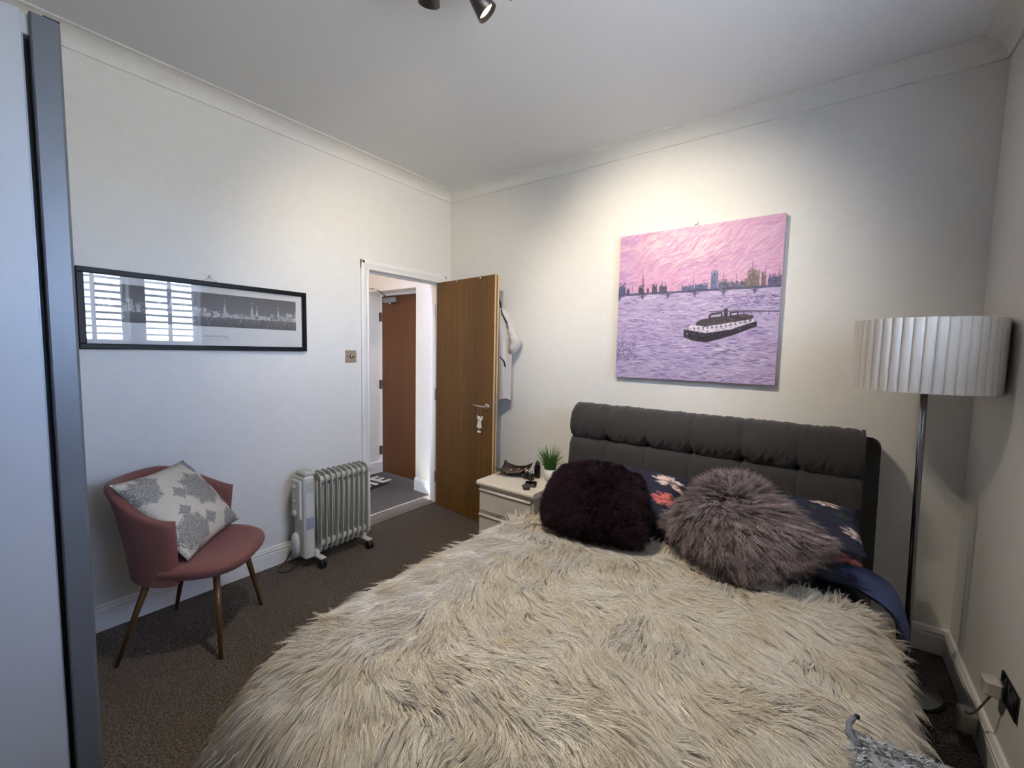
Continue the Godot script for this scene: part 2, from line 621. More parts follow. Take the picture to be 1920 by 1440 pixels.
func build_ceiling_spots() -> void:
	var base := Vector3(1.74, H, 1.70)
	var t := thing("ceiling_spotlight", "dark metal ceiling spotlight with a cone head, lit, at the top of the frame", "ceiling light", base)
	var grey := M("5a5350", 0.38, 0.7)
	var st := mb(false)
	lathe(st, [Vector2(0.0, -0.028), Vector2(0.055, -0.028), Vector2(0.06, -0.02), Vector2(0.06, 0.0)], 28)
	obj("ceiling_plate", st, grey, t)
	# heads: where they hang (from the plate) and what they point at
	var heads := [[HEAD - base, Vector3(2.75, 0.9, 0.4), 0.22, 30.0], [Vector3(0.10, -0.09, -0.13), Vector3(1.86, 1.72, 0.0), 1.15, 41.5], [Vector3(-0.16, -0.09, 0.0), Vector3(0.1, 1.55, 0.55), 0.70, 46.0], [Vector3(0.02, -0.09, 0.17), Vector3(1.85, 0.5, 1.62), 1.12, 50.0]]
	for h in heads:
		var p: Vector3 = h[0]
		var aim: Vector3 = h[1] - (base + p)
		var dir := aim.normalized()
		st = mb(false)
		tube(st, [Vector3(0, -0.02, 0), Vector3(p.x * 0.6, -0.045, p.z * 0.6), p - dir * 0.045], 0.006, 8)
		obj("arm", st, grey, t)
		st = mb(false)
		var xf := look(p, dir)
		lathe(st, [Vector2(0.0, -0.055), Vector2(0.015, -0.055), Vector2(0.019, -0.05), Vector2(0.040, 0.052), Vector2(0.037, 0.052), Vector2(0.024, 0.02), Vector2(0.0, 0.02)], 28, xf)
		var hd := obj("spot_head", st, grey, t)
		st = mb(false)
		lathe(st, [Vector2(0.0, 0.043), Vector2(0.02, 0.042), Vector2(0.032, 0.038)], 24, xf)
		var em := M("fff4e0", 0.4)
		em.emission_enabled = true
		em.emission = Color(1.0, 0.86, 0.62)
		em.emission_energy_multiplier = 3.0
		obj("lamp_face", st, em, hd)
		var l := SpotLight3D.new()
		l.name = "spot_light"
		l.light_color = Color(1.0, 0.945, 0.85)
		l.light_energy = SPOT * h[2]
		l.light_size = 0.03
		l.spot_range = 9.0
		l.spot_attenuation = 2.0
		l.spot_angle = h[3]
		l.spot_angle_attenuation = 1.2
		l.shadow_enabled = true
		l.transform = Transform3D(Basis.looking_at(dir, Vector3.UP if absf(dir.y) < 0.95 else Vector3.RIGHT), p + dir * 0.07)
		t.add_child(l)

const FURK := 1.0
const HEAD := Vector3(1.683, 2.679, 1.560)
const SPOT := 2.75

func build_wardrobe() -> void:
	var t := thing("wardrobe", "white sliding-door wardrobe with a grey aluminium edge beside the pink chair", "wardrobe", Vector3(0.62, 0, 2.9))
	var o := t.position
	var white := M("b4bac3", 0.45)
	var alu := M("6a7078", 0.42, 0.35)
	var dark := M("15171a", 0.6)
	var b := func(called: String, lo: Vector3, hi: Vector3, m: Material, p: Node = null, bev := 0.002) -> MeshInstance3D:
		return box(called, lo - o, hi - o, m, t if p == null else p, bev)
	b.call("side_panel", Vector3(0.30, 0.02, 2.552), Vector3(0.958, 2.28, 2.572), white)
	b.call("side_panel", Vector3(0.30, 0.02, 3.72), Vector3(0.958, 2.28, 3.74), white)
	b.call("back_panel", Vector3(0.30, 0.02, 2.572), Vector3(0.31, 2.28, 3.72), white)
	b.call("top_panel", Vector3(0.30, 2.262, 2.572), Vector3(0.955, 2.28, 3.72), white)
	b.call("plinth", Vector3(0.32, 0.0, 2.556), Vector3(0.985, 0.03, 3.73), dark)
	b.call("top_rail", Vector3(0.955, 2.24, 2.556), Vector3(0.985, 2.293, 3.73), white)
	var d1: MeshInstance3D = b.call("door", Vector3(0.962, 0.03, 2.622), Vector3(0.992, 2.298, 3.20), white)
	b.call("door_edge", Vector3(0.962, 0.03, 2.6205), Vector3(0.9925, 2.238, 2.6235), M("8d99a6", 0.4, 0.3), d1, 0.0)
	b.call("door", Vector3(0.958, 0.03, 3.19), Vector3(0.961, 2.24, 3.72), white)
	b.call("inner_channel", Vector3(0.955, 0.03, 2.575), Vector3(0.960, 2.238, 2.622), dark)
	# the broad aluminium stile, front edge chamfered on the room side
	var st := mb()
	extr(st, PackedVector2Array([Vector2(0.960, 2.548), Vector2(0.992, 2.548), Vector2(1.0, 2.555), Vector2(1.0, 2.604), Vector2(0.996, 2.608), Vector2(0.960, 2.608)]), Transform3D(Basis(Vector3.RIGHT, Vector3(0, 0, 1), Vector3.UP), Vector3(0, 0.03, 0) - o), 2.268)
	var s := obj("stile", st, alu, t)
	b.call("stile_cap", Vector3(0.962, 2.298, 2.549), Vector3(0.999, 2.303, 2.582), dark, s, 0.001)

func build_door_leaf() -> void:
	# hinged at the corner side of the doorway, swung open against the bed wall
	var hinge := Vector3(-0.012, 0.006, 0.128)
	var ang := -deg_to_rad(6.6)
	var t := Node3D.new()
	t.name = "door_1"
	add_child(t, true)
	t.position = hinge
	t.rotation.y = ang
	t.set_meta("kind", "structure")
	var wd := oak_mat(5, "4c3109", "835a1b")
	var st := mb()
	bx(st, Vector3(0.366, 0.99, 0.0), Vector3(0.724, 1.98, 0.044), 0.0008)
	obj("leaf", st, wd, t)
	st = mb()
	for zz in [-0.0145, 0.0145]:
		bx(st, Vector3(0.7295, 0.99, zz), Vector3(0.004, 1.98, 0.0145), 0.0005)
	obj("edge_lipping", st, M("c9a878", 0.5), t)
	st = mb()
	bx(st, Vector3(0.7285, 0.99, 0.0), Vector3(0.004, 1.975, 0.0125), 0.0)
	obj("edge_seal", st, M("6b4a28", 0.7), t)
	st = mb()
	bx(st, Vector3(0.7310, 0.955, 0.0), Vector3(0.002, 0.2, 0.024), 0.0)
	obj("lock_plate", st, M("8d8a86", 0.35, 0.9), t)
	for y in [0.25, 1.0, 1.75]:
		st = mb()
		tube(st, [Vector3(-0.002, y - 0.05, 0.026), Vector3(-0.002, y + 0.05, 0.026)], 0.008, 8)
		obj("hinge", st, M("8d8a86", 0.4, 0.8), t)
	# lever handles on both faces
	for s in [1.0, -1.0]:
		st = mb(false)
		var rose := Transform3D(Basis(Vector3.RIGHT, PI / 2 * s), Vector3(0.665, 0.957, 0.022 * s))
		lathe(st, [Vector2(0.026, 0.0), Vector2(0.026, 0.007), Vector2(0.022, 0.010), Vector2(0.0, 0.010)], 20, rose)
		tube(st, [Vector3(0.665, 0.957, 0.022 * s), Vector3(0.665, 0.957, 0.052 * s), Vector3(0.655, 0.957, 0.060 * s), Vector3(0.60, 0.960, 0.062 * s), Vector3(0.535, 0.966, 0.060 * s)], [0.010, 0.010, 0.010, 0.009, 0.007], 10)
		obj("handle", st, M("bdb6ac", 0.25, 1.0), t)
		st = mb(false)
		var key := Transform3D(Basis(Vector3.RIGHT, PI / 2 * s), Vector3(0.668, 0.84, 0.022 * s))
		lathe(st, [Vector2(0.006, 0.0), Vector2(0.005, 0.002), Vector2(0.0, 0.002)], 10, key)
		obj("keyhole", st, black, t)
	var leaf_at := Transform3D(Basis(Vector3.UP, ang), hinge)
	# hooks over the top edge: one rack hangs on the hidden face
	var rack := thing("door_hook_rack", "metal over-door hook rack with two clips on top of the oak door", "hook rack", leaf_at.origin, ang)
	st = mb()
	bx(st, Vector3(0.43, 1.80, -0.027), Vector3(0.44, 0.03, 0.003))
	obj("bar", st, chrome, rack)
	for x in [0.28, 0.565]:
		st = mb()
		bx(st, Vector3(x, 1.982, 0.0), Vector3(0.014, 0.0025, 0.05), 0.0)
		bx(st, Vector3(x, 1.972, 0.0235), Vector3(0.012, 0.02, 0.0025), 0.0)
		bx(st, Vector3(x, 1.89, -0.0245), Vector3(0.014, 0.185, 0.0025), 0.0)
		obj("clip", st, chrome, rack)
	for x in [0.33, 0.53, 0.62]:
		st = mb(false)
		tube(st, [Vector3(x, 1.80, -0.028), Vector3(x, 1.775, -0.045), Vector3(x, 1.785, -0.062), Vector3(x, 1.80, -0.064)], 0.004, 8)
		obj("hook", st, chrome, rack)
	# pale towelling robe hanging behind the leaf
	var robe := thing("dressing_gown", "pale grey towelling dressing gown hanging behind the open oak door", "dressing gown", Vector3(0.68, 1.0, 0.1))
	var terry := textured(["bdb6b0", "d8d2cc"], 0.09, 0.12, 0.95, 6.0, false, 0.2)
	st = mb(false)
	grid(st, 40, 26, func(u, v):
		var a: float = TAU * u
		var y: float = lerpf(1.74, 1.02, v)
		var w: float = lerpf(0.05, 0.115, smoothstep(0.0, 0.35, v)) * (1.0 - 0.1 * v)
		var fold: float = 1.0 + 0.16 * sin(a * 6.0 + v * 3.0) * smoothstep(0.05, 0.5, v)
		return Vector3(0.655 + cos(a) * w * fold, y + 0.012 * sin(a * 3.0) * v, 0.098 + sin(a) * 0.045 * fold) - Vector3(0.68, 1.0, 0.1))
	obj("body", st, terry, robe)
	st = mb(false)
	var sp := []
	var sr := []
	for i in 13:
		var k := i / 12.0
		sp.append(Vector3(lerpf(0.665, 0.80, pow(k, 0.75)), lerpf(1.74, 1.49, k), lerpf(0.10, 0.085, k)) - Vector3(0.68, 1.0, 0.1))
		sr.append(lerpf(0.022, 0.048, k) * (1.0 + 0.10 * sin(i * 2.3)))
	tube(st, sp, sr, 14, true, 0.8)
	obj("sleeve", st, terry, robe)
	st = mb(false)
	tube(st, [sp[12] + Vector3(-0.02, 0.03, 0), sp[12] + Vector3(0.012, -0.008, 0), sp[12] + Vector3(-0.015, -0.07, 0.002), sp[12] + Vector3(-0.03, -0.10, 0.0)], [0.046, 0.056, 0.046, 0.03], 14, true, 0.8)
	obj("cuff", st, terry, robe)
	st = mb(false)
	tube(st, [Vector3(0.668, 1.80, 0.115), Vector3(0.700, 1.70, 0.13), Vector3(0.752, 1.62, 0.125), Vector3(0.765, 1.56, 0.12)].map(func(q): return q - Vector3(0.68, 1.0, 0.1)), 0.006, 8)
	obj("piping", st, M("1d2230", 0.8), robe)
	st = mb(false)
	tube(st, [Vector3(0.70, 1.36, 0.14), Vector3(0.735, 1.32, 0.135), Vector3(0.745, 1.28, 0.13)].map(func(q): return q - Vector3(0.68, 1.0, 0.1)), 0.007, 8)
	obj("belt_loop", st, M("1d2230", 0.8), robe)
	# wooden angel on a loop of string round the handle
	var hp := leaf_at * Vector3(0.628, 0.95, 0.070)
	var an := thing("angel_ornament", "white wooden angel ornament hanging from the oak door's handle", "ornament", hp - Vector3(0, 0.21, 0), ang)
	var wm := M("e9e6df", 0.6)
	var T := func(p: Vector3) -> Vector3: return p + Vector3(0, 0.21, 0)
	st = mb(false)
	tube(st, [Vector3(0.0, 0.018, -0.002), Vector3(-0.018, -0.02, 0), Vector3(-0.020, -0.075, 0)].map(T), 0.0015, 5)
	tube(st, [Vector3(0.0, 0.018, -0.002), Vector3(0.018, -0.02, 0), Vector3(0.020, -0.075, 0)].map(T), 0.0015, 5)
	obj("string", st, M("b08d6a", 0.9), an)
	st = mb()
	extr(st, PackedVector2Array([Vector2(-0.010, 0.122), Vector2(0.010, 0.122), Vector2(0.013, 0.10), Vector2(0.024, 0.052), Vector2(0.0, 0.046), Vector2(-0.024, 0.052), Vector2(-0.013, 0.10)]), Transform3D(Basis.IDENTITY, Vector3(0, 0, -0.005)), 0.01)
	obj("dress", st, wm, an)
	for s in [-1.0, 1.0]:
		st = mb()
		extr(st, PackedVector2Array([Vector2(0.003 * s, 0.105), Vector2(0.012 * s, 0.102), Vector2(0.027 * s, 0.118), Vector2(0.034 * s, 0.142), Vector2(0.031 * s, 0.146), Vector2(0.015 * s, 0.135)]), Transform3D(Basis.IDENTITY, Vector3(0, 0, -0.008)), 0.005)
		obj("wing", st, wm, an)
		st = mb(false)
		tube(st, [Vector3(0.008 * s, 0.05, 0), Vector3(0.009 * s, 0.02, 0)], 0.0012, 5)
		tube(st, [Vector3(0.009 * s, 0.025, 0.001), Vector3(0.010 * s, 0.014, 0.003), Vector3(0.011 * s, 0.010, 0.006)], [0.006, 0.009, 0.004], 8)
		obj("leg", st, wm, an)
	st = mb(false)
	lathe(st, [Vector2(0.0, 0.120), Vector2(0.008, 0.123), Vector2(0.011, 0.131), Vector2(0.008, 0.139), Vector2(0.0, 0.142)], 14)
	obj("head", st, wm, an)
	st = mb(false)
	tube(st, [Vector3(-0.002, 0.112, 0.006), Vector3(0.003, 0.106, 0.006)], 0.003, 6)
	obj("heart", st, M("4a4540", 0.6), an)

func build_wall_things() -> void:
	# panoramic city print, black frame, behind glass
	var c := Vector3(0.0, 1.566, 1.875)
	var hw := 0.533
	var hh := 0.189
	var t := thing("picture_frame", "wide black-framed black and white city skyline print behind glass above the chair", "framed picture", c + Vector3(0.003, 0, 0), PI / 2)
	# local: x along -z of the world, y up, z out of the wall
	var fm := M("0d0e12", 0.4, 0.0, 0.3)
	var st := mb()
	for s in [-1.0, 1.0]:
		bx(st, Vector3(0, s * (hh - 0.013), 0.014), Vector3(hw * 2, 0.026, 0.026), 0.003)
	for s in [-1.0, 1.0]:
		bx(st, Vector3(s * (hw - 0.013), 0, 0.014), Vector3(0.026, hh * 2 - 0.05, 0.026), 0.003)
	obj("frame", st, fm, t)
	st = mb()
	bx(st, Vector3(0, 0, 0.006), Vector3(hw * 2 - 0.04, hh * 2 - 0.04, 0.004), 0.0)
	var sheet := obj("print_sheet", st, M("cfcfcd", 0.7), t)
	st = mb()
	var pw := hw - 0.063
	for q in [[-1.0, -1.0], [1.0, -1.0], [1.0, 1.0], [-1.0, -1.0], [1.0, 1.0], [-1.0, 1.0]]:
		st.set_uv(Vector2(0.5 + 0.5 * q[0], 0.5 - 0.5 * q[1]))
		st.add_vertex(Vector3(q[0] * pw, 0.035 + q[1] * 0.092, 0.0086))
	obj("skyline_photo", st, img_mat(skyline_image(), 0.6), sheet)
	var tm := TextMesh.new()
	tm.text = "New York City"
	var sf := SystemFont.new()
	sf.font_names = PackedStringArray(["Droid Serif"])
	tm.font = sf
	tm.font_size = 24
	tm.pixel_size = 0.00075
	tm.depth = 0.0004
	var tx := MeshInstance3D.new()
	tx.name = "title_lettering"
	tx.mesh = tm
	tx.material_override = M("55555a", 0.7)
	tx.position = Vector3(0.02, -0.110, 0.0084)
	sheet.add_child(tx)
	st = mb()
	bx(st, Vector3(0.03, -0.128, 0.0083), Vector3(0.13, 0.0014, 0.0004), 0.0)
	obj("title_rule", st, M("77777a", 0.7), sheet)
	st = mb()
	bx(st, Vector3(0, 0, 0.0165), Vector3(hw * 2 - 0.05, hh * 2 - 0.05, 0.002), 0.0)
	var gm := M("ffffff", 0.0)
	gm.transparency = BaseMaterial3D.TRANSPARENCY_ALPHA
	gm.albedo_color = Color(1, 1, 1, 0.04)
	gm.metallic_specular = 0.42
	obj("glass", st, gm, t)
	st = mb(false)
	tube(st, [Vector3(-0.045, hh - 0.004, 0.006), Vector3(0, hh + 0.024, 0.006), Vector3(0.045, hh - 0.004, 0.006)], 0.001, 5)
	obj("hanging_wire", st, M("77736c", 0.5, 0.6), t)
	st = mb()
	bx(st, Vector3(0, hh + 0.028, 0.004), Vector3(0.014, 0.02, 0.008), 0.002)
	obj("hook", st, M("b9b6b2", 0.4), t)
	# oil painting of a river on a box canvas
	var pc := Vector3(2.090, 1.713, 0.0)
	var ps := 0.936
	t = thing("painting", "square pink and purple canvas painting of a boat on a river above the bed", "painting", pc)
	st = mb()
	bx(st, Vector3(0, 0, 0.021), Vector3(ps, ps, 0.034), 0.003)
	obj("canvas", st, textured(["b9a3ae", "d8c7c9"], 0.04, 0.3, 0.8, 2.0), t)
	st = mb()
	for q in [[-1.0, -1.0], [1.0, -1.0], [1.0, 1.0], [-1.0, -1.0], [1.0, 1.0], [-1.0, 1.0]]:
		st.set_uv(Vector2(0.5 + 0.5 * q[0], 0.5 - 0.5 * q[1]))
		st.add_vertex(Vector3(q[0] * (ps / 2 - 0.002), q[1] * (ps / 2 - 0.002), 0.0386))
	var pm := img_mat(river_image(), 0.5)
	pm.albedo_color = Color("f2efee")
	pm.normal_enabled = true
	pm.normal_texture = noise_tex(0.05, 0, 512, [], true, 1.2, 4, 9)
	obj("painted_face", st, pm, t)
	st = mb(false)
	tube(st, [Vector3(-0.022, ps / 2 - 0.004, 0.003), Vector3(0, ps / 2 + 0.022, 0.003), Vector3(0.022, ps / 2 - 0.004, 0.003)], 0.0012, 5)
	obj("hanging_wire", st, M("77736c", 0.5, 0.6), t)
	st = mb()
	bx(st, Vector3(0.004, ps / 2 + 0.03, 0.005), Vector3(0.016, 0.022, 0.008), 0.002)
	obj("hook", st, M("d9d6d2", 0.4), t)
	# dimmer switch
	t = thing("light_switch", "square brushed metal dimmer switch on the wall beside the doorway", "light switch", Vector3(0.0, 1.344, 1.006), PI / 2)
	st = mb()
	bx(st, Vector3(0, 0, 0.004), Vector3(0.088, 0.088, 0.007), 0.003)
	obj("plate", st, M("c2b3a4", 0.28, 1.0), t)
	st = mb(false)
	lathe(st, [Vector2(0.013, 0.0), Vector2(0.012, 0.016), Vector2(0.009, 0.018), Vector2(0.0, 0.018)], 20, Transform3D(Basis(Vector3.RIGHT, PI / 2), Vector3(0.0, 0.0, 0.0075)))
	obj("knob", st, M("a8988a", 0.25, 1.0), t)
	for s in [-1.0, 1.0]:
		st = mb(false)
		lathe(st, [Vector2(0.004, 0.0), Vector2(0.003, 0.0015), Vector2(0.0, 0.0015)], 10, Transform3D(Basis(Vector3.RIGHT, PI / 2), Vector3(s * 0.031, 0.0, 0.0075)))
		obj("screw", st, M("5b5048", 0.4, 0.8), t)

func skyline_image() -> Image:
	var w := 1024
	var h := 200
	var im := Image.create(w, h, false, Image.FORMAT_RGB8)
	var r := RandomNumberGenerator.new()
	r.seed = 21
	for y in h:
		var k := float(y) / h
		var g := lerpf(0.20, 0.34, clampf(k / 0.62, 0, 1)) if k < 0.70 else lerpf(0.30, 0.10, (k - 0.70) / 0.30)
		im.fill_rect(Rect2i(0, y, w, 1), Color(g, g * 0.98, g))
	var base := 138
	for layer in 3:
		var x := 0
		while x < w:
			var bw := r.randi_range(8, 24)
			var env := 0.6 + 0.4 * sin(x * 0.006 + 0.4) * sin(x * 0.0021 + 0.3)
			var bh := int(r.randf_range(26.0, 92.0) * env * (1.0 - 0.24 * layer)) + 6
			var g := r.randf_range(0.06, 0.2) if r.randf() < 0.35 else r.randf_range(0.32, 0.66)
			im.fill_rect(Rect2i(x, base - bh, bw, bh), Color(g, g, g))
			if r.randf() < 0.25:
				im.fill_rect(Rect2i(x + bw / 2, base - bh - 10, 2, 10), Color(g * 1.3, g * 1.3, g * 1.3))
			for k in int(bw * bh * 0.10):
				var c := r.randf_range(0.45, 1.0)
				im.fill_rect(Rect2i(x + r.randi_range(0, bw - 1), base - r.randi_range(1, bh), 2, 2), Color(c, c, c))
			x += bw + r.randi_range(-4, 4)
	for q in [[260, 96], [585, 104], [740, 98], [770, 78], [905, 84]]:   # a few tall lit towers
		for k in 5:
			var bw2 := 18 - k * 4
			im.fill_rect(Rect2i(q[0] - bw2 / 2, base - q[1] * (k + 3) / 8, bw2, q[1] / 8 + 2), Color(0.62, 0.62, 0.64))
		im.fill_rect(Rect2i(q[0], base - q[1] - 6, 2, 12), Color(0.9, 0.9, 0.9))
	for k in 420:   # lamps on the shore and their trails in the water
		var x := r.randi_range(0, w - 3)
		var g := r.randf_range(0.45, 1.0)
		im.fill_rect(Rect2i(x, base + r.randi_range(-4, 4), r.randi_range(1, 7), 2), Color(g, g, g))
		if r.randf() < 0.6:
			var g2 := g * r.randf_range(0.3, 0.7)
			im.fill_rect(Rect2i(x, base + 6 + r.randi_range(0, 30), r.randi_range(1, 4), r.randi_range(3, 18)), Color(g2, g2, g2))
	return im

# ---- a small painter for the canvas
var pbuf: PackedByteArray
var pw_: int
func dab(x: float, y: float, length: float, wid: float, ang: float, c: Color, a: float) -> void:
	var ca := cos(ang)
	var sa := sin(ang)
	var hl := length * 0.5
	var rx := absf(ca) * hl + absf(sa) * wid + 1.0
	var ry := absf(sa) * hl + absf(ca) * wid + 1.0
	for py in range(maxi(0, int(y - ry)), mini(pw_, int(y + ry) + 1)):
		for px in range(maxi(0, int(x - rx)), mini(pw_, int(x + rx) + 1)):
			var dx := px - x
			var dy := py - y
			var l := absf(dx * ca + dy * sa)
			var s := absf(-dx * sa + dy * ca)
			if l < hl and s < wid * (1.0 - 0.5 * l / hl):
				var k := a * (0.75 + 0.25 * sin(s * 2.7 + l * 0.05))
				var o := (py * pw_ + px) * 3
				pbuf[o] = int(lerpf(pbuf[o], c.r * 255.0, k))
				pbuf[o + 1] = int(lerpf(pbuf[o + 1], c.g * 255.0, k))
				pbuf[o + 2] = int(lerpf(pbuf[o + 2], c.b * 255.0, k))

func fill_poly(pts: Array, c: Color, r: RandomNumberGenerator) -> void:
	var poly := PackedVector2Array()
	var lo := Vector2(1, 1)
	var hi := Vector2.ZERO
	for p in pts:
		var q := Vector2(p[0], p[1])
		poly.append(q)
		lo = lo.min(q)
		hi = hi.max(q)
	for y in range(int(lo.y * pw_), int(hi.y * pw_) + 1):
		for x in range(int(lo.x * pw_), int(hi.x * pw_) + 1):
			if Geometry2D.is_point_in_polygon(Vector2(x, y) / pw_, poly):
				var k := r.randf_range(0.92, 1.1)
				var o := (y * pw_ + x) * 3
				pbuf[o] = int(minf(c.r * k, 1.0) * 255.0)
				pbuf[o + 1] = int(minf(c.g * k, 1.0) * 255.0)
				pbuf[o + 2] = int(minf(c.b * k, 1.0) * 255.0)

func river_image() -> Image:
	pw_ = 768
	var w := 768.0
	pbuf = PackedByteArray()
	pbuf.resize(pw_ * pw_ * 3)
	var r := RandomNumberGenerator.new()
	r.seed = 5
	var no := FastNoiseLite.new()
	no.seed = 4
	no.frequency = 0.006
	var sky_c := [Color("a97fa8"), Color("bf8fb2"), Color("cda2b8"), Color("c084ac"), Color("d9b9c2"), Color("b987b0"), Color("9a7aab")]
	var sea_c := [Color("8d7aa8"), Color("a493b8"), Color("9a86b4"), Color("b9abc6"), Color("8573a0"), Color("c9bccf"), Color("b3a2c2")]
	var hy := 0.405 * w
	for i in pw_ * pw_:
		var c: Color = Color("cfa6c8") if i / pw_ < hy else Color("b7a8cf")
		pbuf[i * 3] = int(c.r * 255)
		pbuf[i * 3 + 1] = int(c.g * 255)
		pbuf[i * 3 + 2] = int(c.b * 255)
	for i in 1500:   # sky: diagonal strokes
		var x := r.randf() * w
		var y := r.randf() * hy
		var t := no.get_noise_2d(x, y) * 0.5 + 0.5 + r.randf_range(-0.18, 0.18)
		var c: Color = sky_c[clampi(int(t * 7.0), 0, 6)]
		if absf(x / w - 0.45) < 0.22 and y < 0.22 * w and r.randf() < 0.4:
			c = Color("f1dcd9")
		if y > 0.26 * w and r.randf() < 0.35:
			c = Color("e29cc2")
		if x < 0.12 * w and r.randf() < 0.4:
			c = Color("a78cc4")
		dab(x, y, r.randf_range(20, 80), r.randf_range(2, 6), -0.5 + no.get_noise_2d(x + 900.0, y) * 1.2, c, 0.5)
	for i in 2400:   # water: short, nearly level strokes
		var x := r.randf() * w
		var y := hy + pow(r.randf(), 0.8) * (w - hy)
		var t := no.get_noise_2d(x * 0.6, y * 1.8) * 0.6 + 0.5 + r.randf_range(-0.2, 0.2)
		var c: Color = sea_c[clampi(int(t * 7.0), 0, 6)]
		if r.randf() < 0.13:
			c = Color("ece2ea")
		if r.randf() < 0.11:
			c = Color("5a4a80")
		dab(x, y, r.randf_range(12, 60), r.randf_range(1.2, 4.0), r.randf_range(-0.25, 0.25), c, 0.6)
	# far bank and bridge
	var dk := Color("3c3f5c")
	for q in [[0.0, 0.05, 0.075, "4f5680"], [0.06, 0.08, 0.035, "43405c"], [0.145, 0.185, 0.05, "403a52"], [0.205, 0.22, 0.03, "44425e"], [0.24, 0.275, 0.05, "433f58"], [0.29, 0.34, 0.045, "403d5a"], [0.44, 0.52, 0.03, "53598a"], [0.52, 0.6, 0.04, "505788"], [0.615, 0.655, 0.115, "5a6a9a"], [0.66, 0.72, 0.05, "5d5a7d"], [0.72, 0.78, 0.035, "5b5878"], [0.78, 0.82, 0.045, "5d576c"], [0.82, 0.885, 0.10, "7d6a66"], [0.895, 0.92, 0.08, "6e5c68"], [0.93, 1.0, 0.06, "55527a"]]:
		var bc := Color(q[3])
		var top: float = 0.405 - q[2] * 0.8
		fill_poly([[q[0], 0.41], [q[0], top + 0.01], [lerpf(q[0], q[1], 0.3), top], [lerpf(q[0], q[1], 0.7), top + 0.006], [q[1], top + 0.02], [q[1], 0.41]], bc, r)
		for i in int((q[1] - q[0]) * w * q[2] * w / 30.0) + 8:
			var x: float = r.randf_range(q[0], q[1]) * w
			var y: float = hy - r.randf() * q[2] * w
			dab(x, y, r.randf_range(5, 18), r.randf_range(1.5, 3.0), PI / 2 + r.randf_range(-0.2, 0.2), bc.lightened(r.randf_range(-0.0, 0.25)).darkened(r.randf_range(0.0, 0.35)), 0.8)
	for q in [[0.10, 0.06], [0.17, 0.14], [0.175, 0.12], [0.18, 0.12], [0.255, 0.07], [0.31, 0.075], [0.51, 0.10], [0.635, 0.145], [0.69, 0.10], [0.76, 0.085], [0.845, 0.155], [0.85, 0.14], [0.865, 0.12], [0.915, 0.135], [0.985, 0.11], [0.44, 0.05], [0.33, 0.07]]:
		dab(q[0] * w, hy - q[1] * w * 0.5, q[1] * w, 2.2, PI / 2 + r.randf_range(-0.05, 0.05), Color("574a66") if q[0] < 0.8 else Color("6d5a60"), 0.75)
	for k in 3:
		dab(w * 0.5, hy + 3 + k * 3.0, w * 2.0, 3.0, 0.0, dk, 0.85)
	for i in 60:
		dab(r.randf() * w, hy + r.randf_range(-2, 8), r.randf_range(10, 30), 1.4, r.randf_range(-0.1, 0.1), [Color("6a7aa0"), Color("23253c"), Color("555a80")][i % 3], 0.7)
	for i in 7:   # piers and arches
		var x: float = w * (0.005 + 0.172 * i)
		dab(x, hy + 18, 36, 7, PI / 2, dk, 0.9)
		for k in 14:
			var a := PI * k / 13.0
			dab(x + w * 0.086 - cos(a) * w * 0.08, hy + 20 - sin(a) * 12, 14, 2.5, 0.0, dk, 0.6)
	for i in 150:   # violet smudges under the right-hand bank
		dab(w * r.randf_range(0.68, 1.0), w * r.randf_range(0.45, 0.53), r.randf_range(6, 22), 2.0, r.randf_range(-0.4, 0.4), [Color("6a5a92"), Color("4d4372"), Color("8a78b0"), Color("3c3558")][i % 4], 0.6)
	dab(w * 0.81, w * 0.555, w * 0.40, 5.5, 0.03, Color("4b4152"), 0.9)   # jetty
	for i in 9:
		dab(w * (0.63 + 0.045 * i), w * 0.57, 18, 2.0, PI / 2, Color("4b4152"), 0.8)
	# the boat: hull, white cabin, roof, wheelhouse, funnel
	fill_poly([[0.462, 0.660], [0.60, 0.688], [0.75, 0.665], [0.885, 0.615], [0.888, 0.648], [0.75, 0.705], [0.605, 0.748], [0.52, 0.735], [0.466, 0.712]], Color("211c2e"), r)
	fill_poly([[0.505, 0.632], [0.60, 0.642], [0.86, 0.592], [0.872, 0.620], [0.74, 0.660], [0.60, 0.684], [0.49, 0.664]], Color("d6d0de"), r)
	fill_poly([[0.545, 0.612], [0.58, 0.596], [0.82, 0.570], [0.868, 0.585], [0.86, 0.604], [0.60, 0.645], [0.535, 0.634]], Color("41373f"), r)
	fill_poly([[0.615, 0.570], [0.635, 0.558], [0.69, 0.556], [0.70, 0.595], [0.61, 0.602]], Color("2f2a3a"), r)
	fill_poly([[0.628, 0.572], [0.685, 0.567], [0.687, 0.582], [0.625, 0.588]], Color("a9a2bb"), r)
	fill_poly([[0.702, 0.535], [0.722, 0.535], [0.724, 0.600], [0.702, 0.602]], Color("332c3e"), r)
	fill_poly([[0.735, 0.560], [0.785, 0.553], [0.785, 0.582], [0.737, 0.588]], Color("2f2a3a"), r)
	fill_poly([[0.745, 0.566], [0.775, 0.562], [0.775, 0.574], [0.746, 0.578]], Color("b9b2c9"), r)
	for i in 13:
		var u := i / 12.0
		dab(w * lerpf(0.53, 0.85, u), w * (lerpf(0.657, 0.612, u) + 0.010 * sin(PI * u)), 13, 4.0, PI / 2 - 0.1, Color("332e45"), 0.85)
	for i in 16:
		var u := i / 15.0
		dab(w * lerpf(0.49, 0.87, u), w * (lerpf(0.705, 0.642, u) + 0.018 * sin(PI * u)), 7, 3, 0.0, Color("8f88a5"), 0.5)
	dab(w * 0.485, w * 0.69, 12, 5, 0.0, Color("cfc9da"), 0.8)
